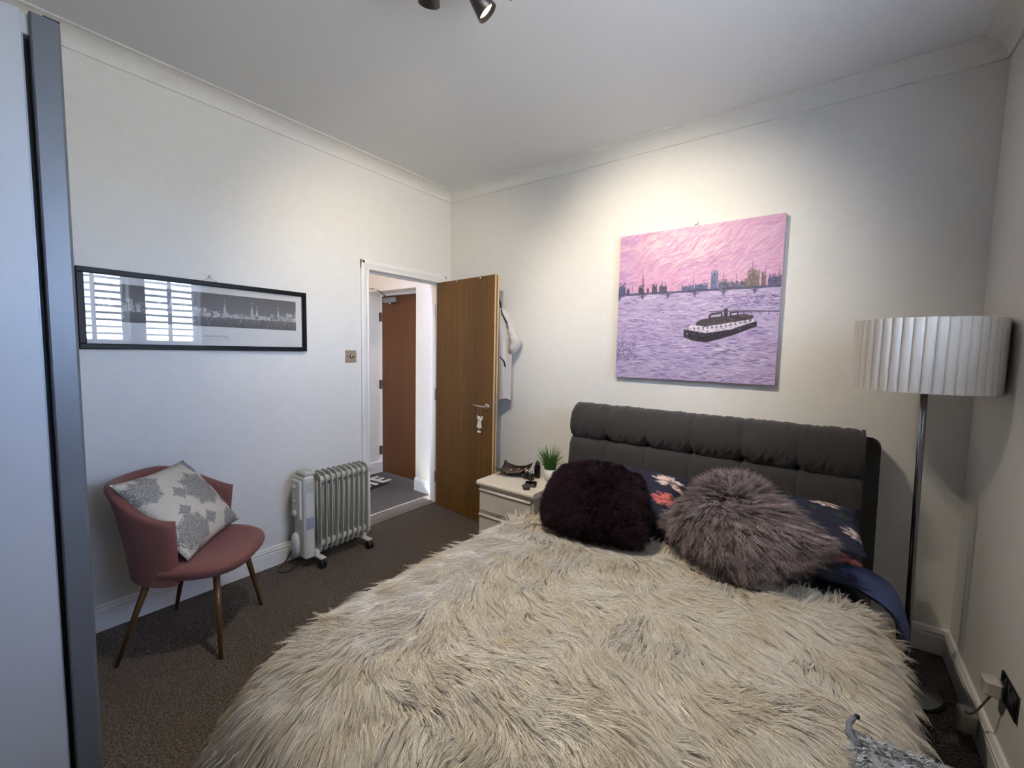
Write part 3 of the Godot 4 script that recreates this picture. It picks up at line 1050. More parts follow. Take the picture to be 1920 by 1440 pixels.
	for i in 170:   # broken strokes over the boat
		var u := r.randf()
		dab(w * lerpf(0.47, 0.87, u), w * (lerpf(0.715, 0.63, u) + r.randf_range(-0.06, 0.025)), r.randf_range(5, 16), r.randf_range(1.0, 2.4), -0.15 + r.randf_range(-0.4, 0.4), [Color("191525"), Color("4a4258"), Color("b4abc6"), Color("2c2638"), Color("857c9c")][i % 5], 0.55)
	for i in 26:   # wake
		dab(w * r.randf_range(0.55, 0.80), w * r.randf_range(0.765, 0.83), r.randf_range(18, 50), 1.6, r.randf_range(-0.3, 0.3), [Color("f3eef4"), Color("3a3350")][i % 2], 0.75)
	for i in 230:   # dark reeds, lower left
		var x := w * pow(r.randf(), 1.4) * 0.15
		var y := w * r.randf_range(0.74, 0.88)
		dab(x, y, r.randf_range(6, 26), 1.6, r.randf_range(0.6, 2.4), [Color("5d4a80"), Color("7d68a4"), Color("453a5e"), Color("d9cfe4")][i % 4], 0.7)
	for i in 40:
		dab(w * r.randf_range(0.01, 0.07), w * r.randf_range(0.60, 0.76), r.randf_range(8, 30), 1.3, PI / 2 + r.randf_range(-0.4, 0.4), [Color("e3d9ea"), Color("7d6aa6")][i % 2], 0.6)
	return Image.create_from_data(pw_, pw_, false, Image.FORMAT_RGB8, pbuf)

func build_heater() -> void:
	var o := Vector3(0.17, 0, 1.22)
	var t := thing("oil_heater", "grey-white oil-filled radiator on black castors against the wall by the doorway", "heater", o)
	var cream := M("b0b1a8", 0.4)
	var L := 0.048
	var zs := []
	var z0 := 1.382
	for k in 10:
		zs.append(z0 - k * 0.0385)
	for z in zs:
		# fin: rounded plate across the room, thin, with a rolled rim
		var st := mb()
		var poly := PackedVector2Array()
		var hx := 0.072
		for q in [[hx - 0.045, 0.60 - 0.045, 0.0], [-hx + 0.045, 0.60 - 0.045, PI / 2], [-hx + 0.03, 0.085 + 0.03, PI], [hx - 0.03, 0.085 + 0.03, 1.5 * PI]]:
			var rr := 0.045 if q[2] < 3.0 else 0.03
			for k in 7:
				var a: float = q[2] + PI / 2 * k / 6.0
				poly.append(Vector2(q[0] + rr * cos(a), q[1] + rr * sin(a)))
		extr(st, poly, Transform3D(Basis.IDENTITY, Vector3(0, 0, z - o.z - 0.0015)), 0.003)
		var rim := []
		for p in poly:
			rim.append(Vector3(p.x, p.y, z - o.z))
		rim.append(rim[0])
		rim.append(rim[1])
		tube(st, rim, 0.0042, 6, false)
		var fin := obj("fin", st, cream, t)
		st = mb(false)   # welded oil columns
		for yy in [0.555, 0.135]:
			for s in [-1.0, 1.0]:
				var prof := [Vector2(0.0, -0.019), Vector2(0.018, -0.019), Vector2(0.025, -0.006), Vector2(0.025, 0.006), Vector2(0.018, 0.019), Vector2(0.0, 0.019)]
				lathe(st, prof, 14, Transform3D(Basis(Vector3.RIGHT, PI / 2), Vector3(0.036 * s, yy, z - o.z - 0.019)))
		for s in [-1.0, 0.0, 1.0]:
			tube(st, [Vector3(0.03 * s, 0.14, z - o.z), Vector3(0.03 * s, 0.55, z - o.z)], 0.0085, 8)
		obj("oil_column", st, cream, fin)
	# control box at the near end
	var st2 := mb()
	bx(st2, Vector3(0.0, 0.335, 0.232), Vector3(0.135, 0.53, 0.07), 0.012)
	var cb := obj("control_box", st2, M("c6c7c1", 0.4), t)
	st2 = mb()
	bx(st2, Vector3(0.0, 0.612, 0.225), Vector3(0.12, 0.03, 0.075), 0.01)
	obj("top_cap", st2, cream, cb)
	st2 = mb()
	bx(st2, Vector3(-0.01, 0.45, 0.274), Vector3(0.10, 0.25, 0.018), 0.006)
	obj("control_panel", st2, M("d3d3cd", 0.35), cb)
	for q in [[0.53, 0.017], [0.44, 0.012], [0.36, 0.022]]:
		st2 = mb(false)
		lathe(st2, [Vector2(q[1], 0.0), Vector2(q[1] * 0.9, 0.014), Vector2(0.0, 0.016)], 18, Transform3D(Basis(Vector3.RIGHT, PI / 2), Vector3(-0.02, q[0], 0.283)))
		obj("knob", st2, M("a7a8a4", 0.4), cb)
	st2 = mb()
	for k in 6:
		bx(st2, Vector3(0.0685, 0.50 + k * 0.012, 0.232), Vector3(0.002, 0.004, 0.045), 0.0)
	obj("vent", st2, M("8f908b", 0.5), cb)
	st2 = mb()
	bx(st2, Vector3(0.068, 0.30, 0.232), Vector3(0.002, 0.075, 0.05), 0.0)
	obj("rating_label", st2, M("8e94a3", 0.4), cb)
	st2 = mb(false)
	lathe(st2, [Vector2(0.05, 0.0), Vector2(0.055, 0.01), Vector2(0.05, 0.025), Vector2(0.0, 0.027)], 20, Transform3D(Basis(Vector3.RIGHT, PI / 2) * Basis.from_scale(Vector3(0.7, 1, 1.5)), Vector3(-0.03, 0.15, 0.266)))
	obj("cable_tidy", st2, M("c6c7c1", 0.4), cb)
	# feet and castors
	for z in [1.395, 1.05]:
		st2 = mb()
		bx(st2, Vector3(0.0, 0.066, z - o.z), Vector3(0.235, 0.012, 0.04), 0.004)
		bx(st2, Vector3(0.0, 0.082, z - o.z), Vector3(0.10, 0.03, 0.03), 0.004)
		var ft := obj("foot", st2, M("c9c9c2", 0.4), t)
		for s in [-1.0, 1.0]:
			st2 = mb(false)
			for e in [-0.011, 0.011]:
				lathe(st2, [Vector2(0.0, -0.009), Vector2(0.024, -0.009), Vector2(0.029, -0.004), Vector2(0.029, 0.004), Vector2(0.024, 0.009), Vector2(0.0, 0.009)], 18, Transform3D(Basis(Vector3.RIGHT, PI / 2), Vector3(0.105 * s, 0.0295, z - o.z + e)))
			bx(st2, Vector3(0.105 * s, 0.05, z - o.z), Vector3(0.03, 0.026, 0.034), 0.006)
			obj("castor", st2, black, ft)
	# mains lead
	st2 = mb(false)
	tube(st2, smooth_path([Vector3(0.10, 0.12, 1.49), Vector3(0.09, 0.05, 1.53), Vector3(0.085, 0.012, 1.57), Vector3(0.12, 0.006, 1.60), Vector3(0.17, 0.008, 1.55), Vector3(0.185, 0.05, 1.49)].map(func(q): return q - o)), 0.004, 8)
	obj("power_cord", st2, black, t)

func build_chair() -> void:
	var c := Vector3(0.384, 0, 2.108)
	var t := thing("tub_chair", "dusty pink velvet tub chair on splayed brown metal legs", "chair", c, deg_to_rad(135))
	var velvet := textured(["683a36", "74453f", "7d4c45"], 0.03, 0.25, 0.75, 0.8)
	velvet.rim_enabled = true
	velvet.rim = 0.25
	velvet.rim_tint = 0.6
	# shell: local z forward, back at -z
	var st := mb(false)
	var A := 1.86
	grid(st, 56, 28, func(u, v):
		var th: float = (2.0 * u - 1.0) * A
		var s: float = absf(2.0 * u - 1.0)
		var yt: float = 0.795 - 0.135 * smoothstep(0.25, 1.0, s)
		var yb: float = 0.385 - 0.02 * s
		var half: float = 0.021 * sqrt(maxf(0.0, 1.0 - pow(maxf(0.0, (s - 0.94) / 0.06), 2.0)))
		# loop: outside up, over the top, inside down
		var y: float
		var off: float
		if v < 0.42:
			y = lerpf(yb, yt - 0.02, v / 0.42)
			off = half
		elif v < 0.58:
			var a: float = PI * (v - 0.42) / 0.16
			y = yt - 0.02 + 0.02 * sin(a)
			off = half * cos(a)
		else:
			y = lerpf(yt - 0.02, yb + 0.02, (v - 0.58) / 0.42)
			off = -half
		var k: float = clampf((y - 0.38) / 0.42, 0.0, 1.0)
		var flare: float = 0.055 * pow(k, 1.3)
		var rx: float = 0.225 + flare + off
		var rz: float = 0.205 + flare * 1.25 + off
		var roll: float = 0.012 * smoothstep(0.8, 1.0, k) * (1.0 if off > 0.0 else 0.0)
		return Vector3(sin(th) * (rx + roll), y, -cos(th) * (rz + roll) + 0.0))
	obj("backrest", st, velvet, t)
	# seat pad
	st = mb(false)
	var prof := [[0.0, 0.438], [0.5, 0.440], [0.8, 0.447], [0.93, 0.448], [0.985, 0.438], [1.0, 0.422], [0.98, 0.405], [0.93, 0.388], [0.8, 0.372], [0.0, 0.365]]
	grid(st, 56, prof.size() - 1, func(u, v):
		var a: float = TAU * u
		var q = prof[int(round(v * (prof.size() - 1)))]
		var p := 2.0 / 2.9
		var x: float = signf(cos(a)) * pow(absf(cos(a)), p)
		var z: float = signf(sin(a)) * pow(absf(sin(a)), p)
		var wid: float = 0.255 if z > 0.0 else 0.235
		return Vector3(x * q[0] * wid, q[1] + (0.006 * q[0] * q[0] if z < 0.0 else -0.012 * z * z * q[0]), z * q[0] * (0.285 if z > 0.0 else 0.20)))
	obj("seat", st, velvet, t)
	st = mb()
	bx(st, Vector3(0, 0.358, 0.03), Vector3(0.30, 0.015, 0.30), 0.004)
	obj("seat_frame", st, black, t)
	var brown := M("6f5230", 0.38, 0.55)
	for s in [[-1.0, 1.0], [1.0, 1.0], [-1.0, -1.0], [1.0, -1.0]]:
		st = mb(false)
		tube(st, [Vector3(0.135 * s[0], 0.375, 0.03 + 0.135 * s[1]), Vector3(0.208 * s[0], 0.0, 0.21 * s[1])], [0.015, 0.0085], 14)
		obj("leg", st, brown, t)
	# patterned cushion leaning in it
	var q := thing("scatter_cushion", "cream cushion with grey medallion pattern propped on the pink chair", "cushion", Vector3(0.33, 0.44, 2.12))
	st = mb(false)
	var off := Vector3(0.33, 0.44, 2.12)
	cushion_shape(st, Vector3(0.415, 0.815, 2.400) - off, Vector3(0.092, 0.800, 2.055) - off, Vector3(0.225, 0.452, 1.845) - off, Vector3(0.575, 0.452, 2.185) - off, 0.145, 26, 0.07, 0.008, 3)
	var cm := img_mat(damask_image(), 0.8)
	cm.normal_enabled = true
	cm.normal_texture = noise_tex(0.2, 0, 256, [], true, 2.0, 2, 4)
	obj("cover", st, cm, q)

func damask_image() -> Image:
	var n := 512
	var b := PackedByteArray()
	b.resize(n * n * 3)
	var no := FastNoiseLite.new()
	no.seed = 8
	no.frequency = 0.12
	var base := Color("cfcabd")
	var grey := Color("8b8a88")
	var dark := Color("6f6e6e")
	# medallion centres (u, v), size, kind
	var meds := [[0.66, 0.42, 0.27, 0], [0.20, 0.80, 0.22, 0], [0.10, 0.20, 0.16, 0], [0.80, 0.93, 0.16, 0], [0.36, 0.36, 0.085, 1], [0.47, 0.78, 0.085, 1], [0.23, 0.10, 0.10, 1], [0.90, 0.68, 0.08, 1], [0.93, 0.12, 0.12, 0], [0.24, 0.56, 0.07, 1]]
	for y in n:
		for x in n:
			var u := float(x) / n
			var v := float(y) / n
			var c := base.darkened(0.04 * (no.get_noise_2d(x * 3.0, y * 0.7) + 0.5))
			for m in meds:
				var dx: float = (u - m[0]) / m[2]
				var dy: float = (v - m[1]) / m[2]
				var d := 9.0
				var rr := sqrt(dx * dx + dy * dy)
				if rr > 1.5:
					continue
				var a := atan2(dy, dx)
				if m[3] == 0:
					d = rr - (0.78 + 0.16 * absf(cos(a * 4.0)) + 0.05 * cos(a * 16.0))
				else:
					d = absf(dx) + absf(dy) - 1.1 - 0.12 * cos(a * 8.0)
				if d < 0.0:
					var ring := sin(rr * 17.0 + cos(a * 8.0) * 1.6)
					var spk := no.get_noise_2d(x * 1.0, y * 1.0)
					c = grey.lerp(dark, clampf(0.5 + 0.5 * ring, 0, 1) * 0.6)
					if spk > 0.22 or (d > -0.08 and d < -0.04):
						c = base.darkened(0.08)
			var o := (y * n + x) * 3
			b[o] = int(c.r * 255)
			b[o + 1] = int(c.g * 255)
			b[o + 2] = int(c.b * 255)
	return Image.create_from_data(n, n, false, Image.FORMAT_RGB8, b)

func build_bed() -> void:
	var o := Vector3(2.21, 0, 1.25)
	var t := thing("bed", "double bed with a padded charcoal fabric headboard", "bed", o)
	var cloth := textured(["252321", "2d2a28", "353230"], 0.05, 0.2, 0.9, 0.9)
	cloth.rim_enabled = true
	cloth.rim = 0.35
	cloth.rim_tint = 0.5
	# side rails and foot rail
	var st := mb()
	bx(st, Vector3(-0.74, 0.17, -0.03), Vector3(0.05, 0.24, 1.98), 0.015)
	bx(st, Vector3(0.77, 0.20, -0.03), Vector3(0.05, 0.28, 1.98), 0.015)
	bx(st, Vector3(0.015, 0.17, 0.945), Vector3(1.50, 0.24, 0.05), 0.015)
	obj("bed_frame", st, cloth, t)
	for s in [[-0.70, -0.9], [0.72, -0.9], [-0.70, 0.9], [0.72, 0.9]]:
		st = mb()
		bx(st, Vector3(s[0], 0.035, s[1]), Vector3(0.06, 0.07, 0.06), 0.004)
		obj("foot", st, black, t)
	st = mb()
	bx(st, Vector3(0, 0.375, -0.07), Vector3(1.40, 0.21, 1.76), 0.05)
	obj("mattress", st, M("d8d5cf", 0.9), t)
	# headboard frame: leaning slab with rounded wings
	var x0 := 1.405
	var x1 := 3.018
	st = mb()
	var hp := PackedVector2Array([Vector2(x0 - 0.005 - o.x, 0.05), Vector2(x1 - o.x, 0.05), Vector2(x1 - o.x, 0.985)])
	for k in 7:
		var a := PI / 2 * k / 6.0
		hp.append(Vector2(x1 - 0.045 - o.x + 0.045 * cos(a), 0.985 + 0.045 * sin(a)))
	for k in 7:
		var a := PI / 2 + PI / 2 * k / 6.0
		hp.append(Vector2(x0 + 0.05 - o.x + 0.045 * cos(a), 0.995 + 0.045 * sin(a)))
	var lean := Basis(Vector3.RIGHT, -0.19)
	extr(st, hp, Transform3D(lean, Vector3(0, 0.0, 0.235 - o.z)), 0.085)
	obj("headboard_frame", st, cloth, t)
	# padded front: six roll segments above the tufts, six panels below
	var xs := [1.437, 1.692, 1.946, 2.196, 2.448, 2.698, 2.952]
	var no := FastNoiseLite.new()
	no.seed = 2
	no.frequency = 1.0
	var roll := [Vector2(0.285, 0.852), Vector2(0.312, 0.872), Vector2(0.330, 0.915), Vector2(0.328, 0.965), Vector2(0.308, 1.015), Vector2(0.270, 1.052), Vector2(0.222, 1.070), Vector2(0.170, 1.066), Vector2(0.130, 1.040), Vector2(0.12, 0.98)]
	var low := [Vector2(0.285, 0.856), Vector2(0.318, 0.838), Vector2(0.336, 0.80), Vector2(0.346, 0.72), Vector2(0.356, 0.62), Vector2(0.362, 0.50), Vector2(0.362, 0.42)]
	var pad := func(prof: Array, xa: float, xb: float, upper: bool, idx: int, ends: Vector2) -> SurfaceTool:
		var s := mb(false)
		var cv := Curve2D.new()
		for p in prof:
			cv.add_point(p)
		var ln := cv.get_baked_length()
		grid(s, 28, 26, func(u, v):
			var q: Vector2 = cv.sample_baked(v * ln, true)
			var a: float = 2.0 * u - 1.0
			var seam: float = pow(absf(a), 10.0 if upper else 14.0)
			var g: float = 1.0
			if (a < 0.0 and ends.x > 0.0) or (a > 0.0 and ends.y > 0.0):
				g = 3.2   # outer end of the roll turns in
			var dep: float = (0.005 if upper else 0.009) * seam * g
			# dimple at the tuft corners
			var tuft: float = exp(-pow((1.0 - absf(a)) * 6.0, 2.0)) * exp(-pow(v * (4.5 if upper else 6.0), 2.0)) * 0.017
			var wr: float = 0.0
			if upper:   # gathers fan out from the tufts
				var d: float = 1.0 - absf(a)
				wr = 0.0075 * sin(d * 26.0 / (0.25 + v) + 2.0 * no.get_noise_2d(u * 3.0 + idx * 7.0, v * 3.0)) * exp(-v * 2.2) * (1.0 - seam)
				wr += 0.006 * no.get_noise_2d(u * 4.0 + idx * 5.0, v * 2.2)
			else:
				wr = 0.003 * no.get_noise_2d(u * 3.0 + idx * 5.0, v * 3.0)
			var nx := Vector2(1.0, 0.25)
			if upper:
				nx = (q - Vector2(0.22, 0.95)).normalized()
			var z: float = q.x - nx.x * (dep + tuft - wr)
			var y: float = q.y - nx.y * (dep + tuft - wr)
			return Vector3(lerpf(xa, xb, u) - o.x, y, z - o.z), true)
		return s
	for k in 6:
		var ends := Vector2(1.0 if k == 0 else 0.0, 1.0 if k == 5 else 0.0)
		obj("headboard_roll", pad.call(roll, xs[k], xs[k + 1], true, k, ends), cloth, t)
		obj("headboard_panel", pad.call(low, xs[k], xs[k + 1], false, k + 9, ends), cloth, t)
	for e in [[1.439, 1.45], [2.94, 2.951]]:   # closes the padding at its ends
		st = mb()
		var ep := PackedVector2Array()
		for p in roll:
			ep.append(Vector2(p.y, (p.x - 0.012) - o.z))
		ep.append(Vector2(0.45, 0.2 - o.z))
		for k in range(low.size() - 1, 0, -1):
			ep.append(Vector2(low[k].y, low[k].x - 0.02 - o.z))
		extr(st, ep, Transform3D(Basis(Vector3.UP, Vector3(0, 0, 1), Vector3.RIGHT), Vector3(e[0] - o.x, 0, 0)), e[1] - e[0])
		obj("padding_end", st, cloth, t)

	# ---- bedding
	var navy := textured(["171c33", "1f2745", "28314f"], 0.05, 0.25, 0.85, 1.2)
	var dv := thing("duvet", "dark navy duvet under the cream fur throw", "duvet", Vector3(2.24, 0.5, 1.4))
	var do := dv.position
	var xc := curve([[1.47, 0.30], [1.475, 0.38], [1.50, 0.455], [1.58, 0.505], [2.2, 0.53], [2.80, 0.53], [2.90, 0.51], [2.965, 0.45], [2.985, 0.36], [2.985, 0.26]])
	var zc := curve([[0.62, 0.53], [1.2, 0.53], [1.8, 0.52], [2.05, 0.49], [2.18, 0.44], [2.25, 0.36], [2.26, 0.28]])
	st = mb(false)
	grid(st, 60, 50, func(u, v):
		var a: Vector2 = xc.sample_baked(u * xc.get_baked_length(), true)
		var b: Vector2 = zc.sample_baked(v * zc.get_baked_length(), true)
		return Vector3(a.x, maxf(0.08, a.y + b.y - 0.53) + 0.008 * no.get_noise_2d(a.x * 5.0, b.x * 5.0 + 3.0), b.x) - do)
	obj("cover", st, navy, dv)
	var lnavy := textured(["2b3558", "333e63"], 0.05, 0.25, 0.8, 1.2)
	st = mb(false)   # turned-back hem across the right side
	var hem := curve([[2.45, 0.56], [2.75, 0.585], [2.93, 0.575], [3.03, 0.53], [3.062, 0.46], [3.066, 0.40]])
	grid(st, 30, 18, func(u, v):
		var a: Vector2 = hem.sample_baked(u * hem.get_baked_length(), true)
		var ang: float = TAU * v
		var th := 0.026
		var z: float = lerpf(0.66, 0.79, u) + cos(ang) * (0.115 + 0.012 * sin(u * 9.0))
		return Vector3(a.x + th * 0.5 * sin(ang) * u, a.y + th * sin(ang) + 0.006 * no.get_noise_2d(u * 9.0, v * 3.0), z) - do)
	obj("turned_hem", st, lnavy, dv, "lighter navy hem")
	# pillows with a dark floral print
	var fl := img_mat(floral_image(3, [[0.84, 0.30, 1, 0.8], [0.90, 0.60, 0, 0.8], [0.30, 0.12, 1, 0.5], [0.12, 0.80, 2, 0.7]]), 0.8)
	var fl2 := img_mat(floral_image(12, [[0.80, 0.16, 1, 0.62], [0.95, 0.72, 1, 0.6], [0.20, 0.5, 0, 0.8]]), 0.8)
	var pil := [
		["floral pillow against the headboard behind the dark purple fur cushion, coral flower showing", Vector3(1.60, 0.735, 0.42), Vector3(2.25, 0.725, 0.395), Vector3(2.27, 0.60, 0.86), Vector3(1.62, 0.60, 0.86), 0.16, fl],
		["navy pillow with a white flower behind the mauve fur cushion, upper of the right pair", Vector3(2.33, 0.735, 0.385), Vector3(2.945, 0.73, 0.385), Vector3(2.95, 0.678, 0.80), Vector3(2.35, 0.68, 0.80), 0.11, fl2],
		["lower navy floral pillow of the right pair beside the turned-back duvet hem", Vector3(2.32, 0.592, 0.385), Vector3(2.955, 0.592, 0.385), Vector3(2.97, 0.580, 0.86), Vector3(2.35, 0.580, 0.86), 0.09, fl]]
	for q in pil:
		var pc: Vector3 = (q[1] + q[2] + q[3] + q[4]) * 0.25 - Vector3(0, 0.06, 0)
		var p := thing("pillow", q[0], "pillow", pc, 0.0, "floral pillows on the bed")
		st = mb(false)
		cushion_shape(st, q[1] - pc, q[2] - pc, q[3] - pc, q[4] - pc, q[5], 24, 0.04, 0.012, 5 + pil.find(q))
		obj("pillowcase", st, q[6], p)
	build_throw()
	# fur cushions
	fur_cushion("dark purple curly fur cushion at the head of the bed", "6", Vector3(1.750, 0.80, 0.905), Vector3(2.120, 0.825, 0.89), Vector3(2.215, 0.605, 1.075), Vector3(1.750, 0.59, 1.10), 0.22, Color("14080e"), Color("38202a"), 0.062, 24000, 31, Vector2(0.52, 0.42), 0.30, 0.22)
	fur_cushion("mauve grey long-haired fur cushion in front of the right-hand pillows", "7", Vector3(2.470, 0.825, 0.70), Vector3(2.805, 0.715, 0.875), Vector3(2.570, 0.625, 1.05), Vector3(2.305, 0.69, 0.935), 0.17, Color("5c4d4d"), Color("b3a4a6"), 0.105, 10000, 57, Vector2(0.30, 0.36), 0.26, 0.14)
	# fluffy grey blanket at the foot corner
	var gb := thing("grey_blanket", "fluffy blue-grey knitted blanket with a curled fringe at the bed's right foot", "blanket", Vector3(3.0, 0.58, 1.85))
	var gm := M("8e939c", 0.9)
	st = mb(false)
	grid(st, 24, 24, func(u, v):
		var x := lerpf(2.885, 3.06, u)
		var z := lerpf(1.69 - 0.02 * u, 2.02, v)
		var e := minf(minf(u, 1.0 - u), minf(v, 1.0 - v))
		return Vector3(x, 0.60 + 0.018 * smoothstep(0.0, 0.12, e) + 0.006 * no.get_noise_2d(x * 30.0, z * 30.0) - 0.30 * pow(maxf(0.0, (x - 3.02) / 0.12), 2.0), z) - gb.position)
	obj("cloth", st, gm, gb)
	var xf := []
	var cl := []
	rng.seed = 99
	for i in 2600:
		var u := rng.randf()
		var v := rng.randf()
		if i % 3 == 0:
			v = rng.randf() * 0.03
		if i % 7 == 0:
			u = rng.randf() * 0.05
		var x := lerpf(2.885, 3.06, u)
		var z := lerpf(1.69 - 0.02 * u, 2.02, v)
		var n := Vector3(rng.randf_range(-0.5, 0.5), 1, rng.randf_range(-0.8, 0.4)).normalized()
		xf.append(lock_xf(Vector3(x, 0.612 - 0.30 * pow(maxf(0.0, (x - 3.02) / 0.12), 2.0), z) - gb.position, n, Vector3(rng.randf_range(-1, 1), 0.6, rng.randf_range(-1, 0.4)), rng.randf_range(0.012, 0.024), 1.6))
		var g := rng.randf_range(0.28, 0.62)
		cl.append(Color(g * 0.95, g, g * 1.08))
	fur_part(gb, lock_mesh(4, 0.12, 0.06, 0.4, 0.08, 5, 4), fur_mat(0.9), xf, cl, "boucle_pile")
	st = mb(false)
	tube(st, [Vector3(2.892, 0.615, 1.72), Vector3(2.876, 0.622, 1.70), Vector3(2.876, 0.628, 1.675), Vector3(2.886, 0.632, 1.655)].map(func(q): return q - gb.position), [0.008, 0.007, 0.006, 0.004], 10)
	obj("fringe_curl", st, M("70757f", 0.95), gb)
	st = mb(false)
	var bead := Transform3D(Basis.IDENTITY, Vector3(2.890, 0.634, 1.652) - gb.position)
	lathe(st, [Vector2(0.0, -0.006), Vector2(0.005, -0.003), Vector2(0.005, 0.003), Vector2(0.0, 0.006)], 10, bead)
	obj("bead", st, M("2f3540", 0.5), gb)

func curve(a: Array) -> Curve2D:
	var c := Curve2D.new()
	c.bake_interval = 0.01
	var n := a.size()
	for i in n:
		var p := Vector2(a[i][0], a[i][1])
		var q := Vector2(a[maxi(i - 1, 0)][0], a[maxi(i - 1, 0)][1])
		var r := Vector2(a[mini(i + 1, n - 1)][0], a[mini(i + 1, n - 1)][1])
		var d := (r - q).normalized()
		c.add_point(p, -d * p.distance_to(q) * 0.3, d * p.distance_to(r) * 0.3)
	return c

func floral_image(sd: int, spots: Array) -> Image:
	pw_ = 512
	pbuf = PackedByteArray()
	pbuf.resize(pw_ * pw_ * 3)
	var bg := Color("151a30")
	for i in pw_ * pw_:
		pbuf[i * 3] = int(bg.r * 255)
		pbuf[i * 3 + 1] = int(bg.g * 255)
		pbuf[i * 3 + 2] = int(bg.b * 255)
	var r := RandomNumberGenerator.new()
	r.seed = sd
	for i in 9:   # leaves
		var x := r.randf() * 512
		var y := r.randf() * 512
		var a := r.randf() * TAU
		dab(x, y, r.randf_range(40, 90), r.randf_range(8, 14), a, [Color("46552f"), Color("6c7a45"), Color("2b3a2c"), Color("8e9560")][i % 4], 0.9)
	var pal := [[Color("d4685f"), Color("e58a7c"), Color("b8434b")], [Color("e9d3c4"), Color("f0e3d8"), Color("d9a99b")], [Color("d9b3b4"), Color("efdcd6"), Color("c07f86")]]
	for s in spots:
		var cx: float = s[0] * 512 + r.randf_range(-14, 14)
		var cy: float = s[1] * 512 + r.randf_range(-14, 14)
		var pp: Array = pal[s[2]]
		var q: float = s[3]
		var np := r.randi_range(5, 6)
		var a0 := r.randf() * TAU
		for k in np:   # broad ragged petals, each a fan of strokes
			var a := a0 + TAU * k / np + r.randf_range(-0.3, 0.3)
			var big := r.randf_range(0.7, 1.25) * q
			for j in 16:
				var rad := r.randf_range(16, 70) * big
				var aa := a + r.randf_range(-0.42, 0.42)
				dab(cx + cos(aa) * rad, cy + sin(aa) * rad, r.randf_range(22, 44) * big, r.randf_range(6, 15) * big, a + r.randf_range(-0.5, 0.5), pp[r.randi() % 3], 0.65)
		for k in 7:   # dark breaks and shading in the folds
			var a2 := r.randf() * TAU
			var r2 := r.randf_range(10, 60) * q
			dab(cx + cos(a2) * r2, cy + sin(a2) * r2, r.randf_range(14, 34) * q, r.randf_range(3, 8), a2 + 0.4, bg if k % 2 == 0 else pp[2].darkened(0.3), 0.85)
	return Image.create_from_data(pw_, pw_, false, Image.FORMAT_RGB8, pbuf)

